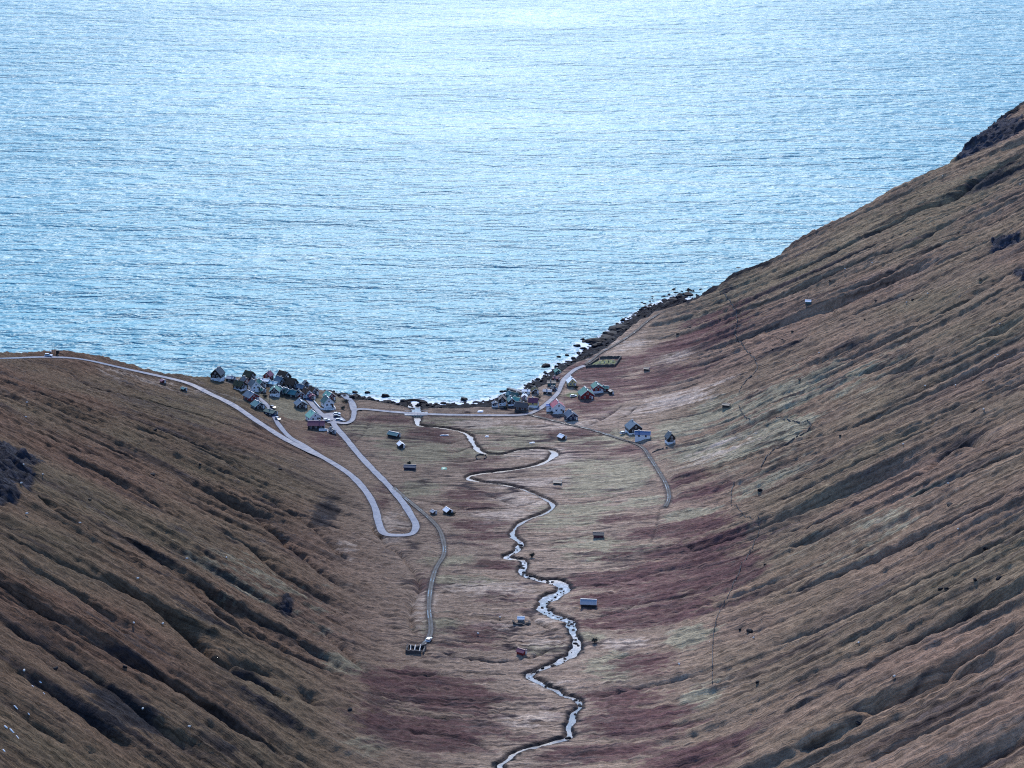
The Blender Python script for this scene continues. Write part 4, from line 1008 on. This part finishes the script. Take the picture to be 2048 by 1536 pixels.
# pier, bridge
def pier():
    a, b = hit(1016, 782), hit(1056, 784); root = empty('stone_pier', (a.x, a.y, 0)); tag(root, 'dark low stone pier jutting into the bay at the right village', 'pier')
    d = Vector((b.x - a.x, b.y - a.y, 0)); n = 7
    for i in range(n):
        p, q = d * (i / n), d * ((i + .97) / n)
        MB().bar((p.x, p.y, .2), (q.x, q.y, .2 + random.uniform(-.1, .1)), 3.0 + random.uniform(-.3, .3), 3.6).build('pier_block', W_['stone'], root)
    MB().bar((0, 0, 2.08), (d.x, d.y, 2.08), 1.6, .16).build('walkway', W_['grey'], root)
pier()
def bridge():
    p = hit(835, 829); root = empty('road_bridge', (p.x, p.y, 0)); tag(root, 'small pale concrete road bridge over the river mouth', 'bridge')
    i = int(np.argmin(np.hypot(road_paths[1][1][:, 0] - p.x, road_paths[1][1][:, 1] - p.y))); q = road_paths[1][1][i]; zr = q[2]
    root.location = (q[0], q[1], 0)
    MB().box(-7, 7, -2.9, 2.9, zr - .75, zr - .06).build('deck', W_['concrete'], root)
    for sx_ in (-1, 1): MB().box(sx_ * 6.2 - .6, sx_ * 6.2 + .6, -3.2, 3.2, -1, zr - .76).build('abutment', W_['concrete'], root)
    for sy_ in (-1, 1):
        pr = MB().box(-7, 7, sy_ * 2.75 - .12, sy_ * 2.75 + .12, zr + .75, zr + .87).build('railing', W_['concrete'], root)
        for k in range(8): MB().box(-6.8 + k * 1.94 - .06, -6.8 + k * 1.94 + .06, sy_ * 2.75 - .05, sy_ * 2.75 + .05, zr - .1, zr + .75).build('post', W_['concrete'], pr)
bridge()

# mast, poles, tarpaulins
p = hit(105, 706); root = empty('radio_mast', (p.x, p.y, float(zat(p.x, p.y)))); tag(root, 'thin twin radio mast on the left headland knoll', 'mast')
MB().tube((0, 0, -1), (0, 0, 7.0), .12, .05).build('pole', W_['timber'], root); MB().tube((1.2, .3, -1), (1.2, .3, 6.4), .10, .05).build('pole', W_['timber'], root)
MB().bar((0, 0, 5.6), (1.2, .3, 5.6), .08, .08).build('crossarm', W_['timber'], root); MB().box(2.2, 4.0, -.8, .8, -.6, 1.5).build('equipment_box', W_['black'], root)
MB().box(-1.4, -.6, -.4, .4, -.4, 1.1).build('cabinet', W_['white'], root)
POLES = [(632,773,'tall thin pole by the shore behind the pale green roof',5.5),(592,796,'white pole in front of the teal grey roofed house',4.5),(700,838,'thin pole beside the bend of the wet road',4.0),(539,806,'thin pole at the top of the narrow left lane',5.0),
         (1128,800,'thin pole beside the uphill road',5.0),(1160,812,'thin pole right of the big white house',5.0),(1236,860,'thin pole left of the dark farmhouse',5.0),(1090,845,'thin pole along the valley track near the big white house',4.5),
         (898,1012,'thin pole behind the bright white roofed barn',4.0),(940,832,'thin pole along the beach road',5.0),(780,826,'thin pole along the beach road near the bend',5.0),(470,802,'thin pole between the upper road and the turf house',5.0)]
for px, py, lab, hh in POLES:
    p = hit(px, py); root = empty('utility_pole', (p.x, p.y, float(zat(p.x, p.y)))); tag(root, lab, 'pole', 'utility poles')
    MB().tube((0, 0, -.6), (0, 0, hh), .12, .08).build('shaft', W_['timber'], root); MB().bar((-.6, 0, hh - .5), (.6, 0, hh - .5), .1, .1).build('crossarm', W_['timber'], root)

def sheet(px, py, sx_, sy_, rgb, label, name='tarpaulin', cat='tarpaulin'):
    p = hit(px, py); v, f = [], []; n = 7
    for j in range(n):
        for i in range(n):
            x, y = (i / (n - 1) - .5) * sx_, (j / (n - 1) - .5) * sy_; e = max(abs(i - 3), abs(j - 3)) / 3
            q = 1 - .12 * random.random() if e == 1 else 1
            v.append((x * q, y * q, float(zat(p.x + x, p.y + y)) - p.z + (.45 + random.uniform(-.12, .12)) * (1 - e * e) + (-.1 if e == 1 else .06)))
    for j in range(n - 1):
        for i in range(n - 1): a = j * n + i; f.append((a, a + 1, a + n + 1, a + n))
    o = mesh_obj(name, v, f, paint(name + '_%d' % int(px), rgb, .5, .2), smooth=True); o.location = p; tag(o, label, cat)
sheet(888, 938, 3.4, 4.5, (.05, .26, .17), 'green tarpaulin lying in the field right of the navy barn')
sheet(974, 873, 2.4, 2.6, (.72, .73, .72), 'white tarpaulin lying in the green field inside the first river bend')
sheet(1064, 886, 3.8, 1.8, (.72, .73, .72), 'long white sheet lying near the second river bend')
sheet(889, 871, 6.0, 1.4, (.62, .63, .65), 'thin pale sheet lying beside the upper river')
sheet(660, 834, 2.0, 2.0, (.70, .72, .74), 'small white cover lying in the paved yard') if False else None
sheet(961, 823, 4.0, 3.5, (.70, .72, .74), 'white sheet on the grass between beach and road')

# ------------------------------------------------------------------ boulders
ORD = ['highest', 'second highest', 'third highest', 'fourth highest', 'fifth highest', 'sixth highest', 'seventh highest', 'eighth highest', 'ninth highest', 'tenth highest', 'eleventh highest', 'twelfth highest', 'thirteenth highest',
       'fourteenth highest', 'fifteenth highest', 'sixteenth highest', 'seventeenth highest', 'eighteenth highest', 'nineteenth highest', 'twentieth highest', 'twenty-first highest', 'twenty-second highest', 'twenty-third highest',
       'twenty-fourth highest', 'twenty-fifth highest', 'twenty-sixth highest', 'twenty-seventh highest', 'twenty-eighth highest', 'twenty-ninth highest', 'thirtieth highest']
def ranked(pts, key):
    seen, out = {}, []
    for p in sorted(pts, key=lambda q: (q[1], q[0])):
        k = key(p); seen[k] = seen.get(k, -1) + 1; out.append((p[0], p[1], k, ORD[min(seen[k], 29)]))
    return out
def rock_mesh(seed, rough=.32):
    rs = np.random.RandomState(seed)
    import bmesh
    bm = bmesh.new(); bmesh.ops.create_icosphere(bm, subdivisions=2, radius=1.0)
    ph = rs.rand(9) * 6.28; sc = np.array([1.0, rs.uniform(.65, .95), rs.uniform(.5, .8)])
    for q in bm.verts:
        c = np.array(q.co)
        d = 1 + rough * (.5 * math.sin(c[0] * 2.7 + ph[0]) * math.sin(c[1] * 2.3 + ph[1]) + .35 * math.sin(c[2] * 4.1 + ph[2] + c[0] * 3) + .35 * rs.uniform(-1, 1))
        q.co = Vector(c * d * sc)
    me = bpy.data.meshes.new('boulder'); bm.to_mesh(me); bm.free(); me.materials.append(ROCKM); return me
ROCKM = paint('dark_wet_basalt', (.012, .013, .018), .75, .5, 1.5, .1, .12)
RM = [rock_mesh(s) for s in range(8)]
def boulder(x, y, z, r, label, group, flat=1.0, name='boulder', cat='boulder'):
    o = link(bpy.data.objects.new(name, random.choice(RM))); o.location = (x, y, z); o.scale = (r * random.uniform(.85, 1.25), r * random.uniform(.85, 1.25), r * flat * random.uniform(.8, 1.2))
    o.rotation_euler = (random.uniform(-.3, .3), random.uniform(-.3, .3), random.uniform(0, 6.28)); tag(o, label, cat, group); return o
# rocks standing clear in the water, each where the photograph shows it
for px, py, r, lab in [(1168,684,1.9,'rock in the surf left of the big dark outcrop'),(1154,692,2.4,'larger rock in the surf nearest the white foam'),(1165,679,1.3,'small rock just off the tip of the dark outcrop'),(1092,733,3.2,'flat dark rock alone in the water off the right shore'),
                       (1134,711,1.8,'rock off the right shore, upper one of a near pair'),(1118,714,1.4,'rock off the right shore, lower one of a near pair'),(928,800,2.6,'dark rock alone in the bay off the beach'),(771,793,2.4,'dark rock off the left part of the beach'),
                       (735,786,1.6,'low rock in the water off the beach ramp'),(710,785,1.8,'rock in the shallows near the beach ramp'),(1003,784,1.3,'small rock off the right end of the beach'),(1010,783,1.1,'tiny rock beside the pier tip')]:
    kx, kz = ray(px, py); yy = -CAM_H / kz
    boulder(kx * yy, yy, .25, r, lab, None, .75)
def outcrop(pts, label):
    root = empty('rock_outcrop', hit(*pts[0][:2])); root.location.z = 0; tag(root, label, 'outcrop')
    for px, py, r in pts:
        p = hit(px, py); o = link(bpy.data.objects.new('ledge', random.choice(RM)), root)
        o.location = (p.x - root.location.x, p.y - root.location.y, float(zat(p.x, p.y)) * (.6 if p.z < 8 else 1.0)); o.scale = (r, r * 1.3, r * .75); o.rotation_euler = (0, 0, random.uniform(0, 6))
outcrop([(1182,684,4.5),(1192,682,5),(1203,683,5),(1213,676,5.5),(1222,668,5.5),(1232,660,5),(1242,655,5),(1200,690,4)], 'big dark rock outcrop reaching into the sea on the right shore')
outcrop([(1452,549,4.5),(1462,542,5),(1474,535,5.5),(1486,529,5.5),(1500,524,5),(1514,521,4.5)], 'dark crag on the skyline halfway up the right ridge')
outcrop([(1335,606,4),(1348,600,4),(1362,596,4),(1376,590,4)], 'dark rocks at the cliff foot where the right shore begins to rise')
n_b = 0
while n_b < 240:                                                   # tumbled shore, both sides of the beach
    x = random.choice((random.uniform(-125, -38), random.uniform(-12, 100), random.uniform(0, 100)))
    e, w = float(y_edge(x)), float(y_water(x)); y = e + (w - e) * random.uniform(.05, 1.12); z = float(zat(x, y))
    if z > 7: continue
    r = random.choice((.8, 1.0, 1.3, 1.6, 2.2)); size = 'small' if r < 1 else ('middling' if r < 1.5 else 'large')
    where = next(w for lim, w in ((-100, 'below the left village'), (-60, 'beside the beach ramp'), (-30, 'just left of the river mouth'), (5, 'between the river mouth and the right village'), (28, 'below the right village'),
                                  (50, 'below the uphill road'), (75, 'below the walled graveyard'), (999, 'at the foot of the right hand cliff')) if x < lim)
    boulder(x, y, max(z, -.1) + .1, r, '%s dark boulder on the stony shore %s' % (size, where), 'shore boulders %s' % where, .8)
    n_b += 1
n_b = 0
while n_b < 110:                                                   # stones in the rapids
    k = random.randrange(len(river_path)); q = river_path[k]
    if not (700 < q[1] < 985) or (q[1] < 840 and random.random() < .6): continue
    s = random.uniform(-1.05, 1.05) * q[3]; kk = min(k + 1, len(river_path) - 1); t = river_path[kk, :2] - river_path[k - 1, :2]; t = t / (np.linalg.norm(t) + 1e-6)
    r = random.choice((.4, .5, .65, .8, 1.05)); size = 'small' if r < .6 else 'large'
    where = next(w for lim, w in ((760, 'in the lowest bend of the river'), (830, 'in the river beside the small red shed'), (885, 'in the rapids left of the grey roofed barn'), (930, 'in the rapids above the grey roofed barn'), (9999, 'where the river forks below the meanders')) if q[1] < lim)
    boulder(q[0] - t[1] * s, q[1] + t[0] * s, q[2] + .05, r, '%s dark stone breaking the water %s' % (size, where), 'river stones %s' % where, .8); n_b += 1
SLOPE_ROCKS = [(1545,700),(1585,664),(1660,563),(1690,590),(1752,602),(1512,562),(1565,680),(1440,640),(1380,655),(1355,668),(1960,560),(1900,1010),(1899,1012),(1950,1162),(1880,1180),(1893,1178),(1970,1102),(1998,1158),(1716,1450),
                              (400,930),(305,950),(180,1000),(520,1200),(700,1420),(310,860),(560,940),(1530,1130),(1500,1265),(1480,1262),(1515,1365),(1825,600),(1730,640),(1600,760),(1680,872),(1520,982),(250,1335),(110,1340)]
for px, py, side_, rank in ranked(SLOPE_ROCKS, lambda q: 'right' if q[0] > 1024 else 'left'):
    p = hit(px, py); boulder(p.x, p.y, p.z + .2, random.uniform(.7, 1.4), '%s of the dark boulders lying alone on the grassy %s slope' % (rank, side_), 'boulders on the %s slope' % side_, .8)

# ------------------------------------------------------------------ bushes
LEAF = paint('dark_bush_leaves', (.026, .034, .026), .8, .5, 2.0)
def bush(px, py, w, h, label):
    p = hit(px, py); root = empty('bush', (p.x, p.y, float(zat(p.x, p.y)))); tag(root, label, 'bush')
    st = MB()
    tips = []
    for k in range(9):
        a = random.uniform(0, 6.28); r = random.uniform(.2, .5) * w; q = Vector((math.cos(a) * r, math.sin(a) * r, h * random.uniform(.55, .9))); tips.append(q)
        st.tube((random.uniform(-.15, .15), random.uniform(-.15, .15), -.3), q, .09, .03, 5)
    st.build('stems', W_['timber'], root)
    g = MB()
    for k in range(420):
        c = random.choice(tips) * random.uniform(.55, 1.05) + Vector((random.gauss(0, .16 * w), random.gauss(0, .16 * w), random.gauss(0, .13 * h)))
        if c.z < .05: c.z = abs(c.z) + .05
        a = Vector((random.gauss(0, 1), random.gauss(0, 1), random.gauss(0, 1))).normalized(); b = a.orthogonal().normalized(); s = random.uniform(.12, .26)
        g.add([c + a * s, c + b * s * .7, c - a * s, c - b * s * .7], [(0, 1, 2, 3)])
    g.build('crown', LEAF, root)
for px, py, w, h, lab in [(1077,799,4.2,2.8,'dark bush behind the yellow house'),(1064,1115,2.2,2.2,'dark bush right of the river above the rapids'),(1190,1285,2.6,1.8,'dark bush right of the lower river'),(690,806,4.5,2.0,'dark bush above the beach ramp'),
                          (686,818,2.4,1.4,'low dark bush beside the bend of the wet road'),(818,930,2.0,1.8,'dark bush behind the navy barn'),(1105,828,2.6,1.8,'dark bush at the left foot of the big white house'),(1152,778,2.6,2.0,'dark bush right of the pale yellow house'),
                          (1050,808,2.6,1.6,'dark bush behind the brown barn'),(1010,818,3.0,1.3,'low dark bush below the small black gabled house'),(905,1030,4.0,1.2,'low bush right of the bright white roofed barn'),(530,795,2.6,1.4,'dark bush below the small green roofed shed')]:
    bush(px, py, w, h, lab)

# ------------------------------------------------------------------ sheep and white patches on the slopes
WOOL = paint('sheep_wool', (.66, .64, .60), .95, .15, 6.0, .05, .1); FACE = paint('sheep_face', (.10, .09, .085), .9, .2)
def sheep_meshes():
    import bmesh
    bm = bmesh.new(); bmesh.ops.create_icosphere(bm, subdivisions=2, radius=1.0)
    for q in bm.verts:
        c = q.co.copy(); b = 1 + .06 * math.sin(c.x * 9) * math.sin(c.y * 8 + c.z * 7); q.co = Vector((c.x * .58 * b, c.y * .32 * b, c.z * .34 * b * (1.0 if c.z > 0 else .85) + .72))
    me = bpy.data.meshes.new('sheep'); bm.to_mesh(me); bm.free()
    mb = MB()
    for x in (-.36, .34):
        for y in (-.16, .16): mb.tube((x, y, .55), (x + .02, y, .28), .075, .05, 6).tube((x + .02, y, .29), (x, y, 0), .05, .04, 6)
    mb.tube((.48, 0, .86), (.66, 0, .92), .16, .12, 8).tube((.62, 0, .96), (.92, 0, .78), .13, .06, 8)
    for y in (-.14, .14): mb.tube((.66, y * .6, 1.0), (.62, y * 1.7, 1.02), .05, .02, 5)
    mb.tube((-.56, 0, .80), (-.68, 0, .55), .06, .03, 6)
    nv = len(me.vertices); v = [tuple(q.co) for q in me.vertices]; f = [tuple(p.vertices) for p in me.polygons]; n1 = len(f)
    v += mb.v; f += [tuple(i + nv for i in q) for q in mb.f]
    m2 = bpy.data.meshes.new('sheep'); m2.from_pydata(v, [], f); m2.materials.append(WOOL); m2.materials.append(FACE)
    m2.polygons.foreach_set('material_index', [0] * n1 + [1] * (len(f) - n1)); m2.polygons.foreach_set('use_smooth', [True] * len(f)); m2.update()
    return m2
SHM = sheep_meshes()
SHEEP = [(1885,355),(1690,540),(1744,528),(1813,607),(1999,652),(1990,717),(1995,715),(2040,371),(1638,708),(1855,591),(1966,764),(1850,777),(1911,774),(1967,822),(1806,892),(1896,970),(1916,1062),(1507,1280),(1717,1289),(1788,1358),(1358,1332),
               (54,808),(52,837),(86,953),(160,1050),(276,1162),(268,1252),(326,1251),(374,1121),(453,1120),(49,1352),(286,1425),(379,1460),(54,1031),(48,935),(43,971),(1000,1238),(956,1270)]
for px, py, g, rank in ranked(SHEEP, lambda q: 'right slope' if q[0] > 1300 else ('left slope' if q[0] < 700 else 'valley floor')):
    p = hit(px, py); o = link(bpy.data.objects.new('sheep', SHM)); o.location = (p.x, p.y, float(zat(p.x, p.y)) + .02); s = random.uniform(1.0, 1.2); o.scale = (s, s, s); o.rotation_euler = (0, 0, random.uniform(0, 6.28))
    tag(o, '%s of the tiny white sheep grazing on the %s' % (rank, g), 'sheep', 'sheep grazing around the valley')
SNOW = paint('old_snow', (.80, .82, .85), .7, .06, 1.0, .05)
for px, py, w, l, lab in [(81,1365,1.6,.5,'small white snow patch, highest of the cluster at lower left'),(65,1373,1.4,.7,'tiny white snow patch just left of the highest one'),(88,1387,1.3,.7,'tiny white snow patch below the highest one'),(32,1416,2.4,.8,'white snow patch alone between the two clusters at lower left'),
                          (12,1456,2.2,1.0,'white snow patch at the upper end of the streak near the left edge'),(24,1465,2.4,1.0,'white snow patch in the middle of the streak near the left edge'),(35,1474,1.8,.9,'white snow patch at the lower end of the streak near the left edge'),(8,1502,1.6,1.0,'white snow patch lowest at the left edge'),(58,1432,1.2,.6,'tiny white snow patch right of the lone one')]:
    w *= .6; l *= .35; p = hit(px, py); v = [(0, 0, .22)]; f = []; n = 12
    for ring_ in (.55, 1.0):
        for k in range(n):
            t = 2 * math.pi * k / n; r = ring_ * random.uniform(.8, 1.15); x, y = math.cos(t) * w / 2 * r, math.sin(t) * l * r - math.cos(t) * w * .12
            v.append((x, y, float(zat(p.x + x, p.y + y)) - p.z + (.2 if ring_ < 1 else -.05)))
    f = [(0, 1 + k, 1 + (k + 1) % n) for k in range(n)] + [(1 + k, 1 + n + k, 1 + n + (k + 1) % n, 1 + (k + 1) % n) for k in range(n)]
    o = mesh_obj('snow_patch', v, f, SNOW, smooth=True); o.location = p; tag(o, lab, 'snow patch', 'snow remnants on the left slope')
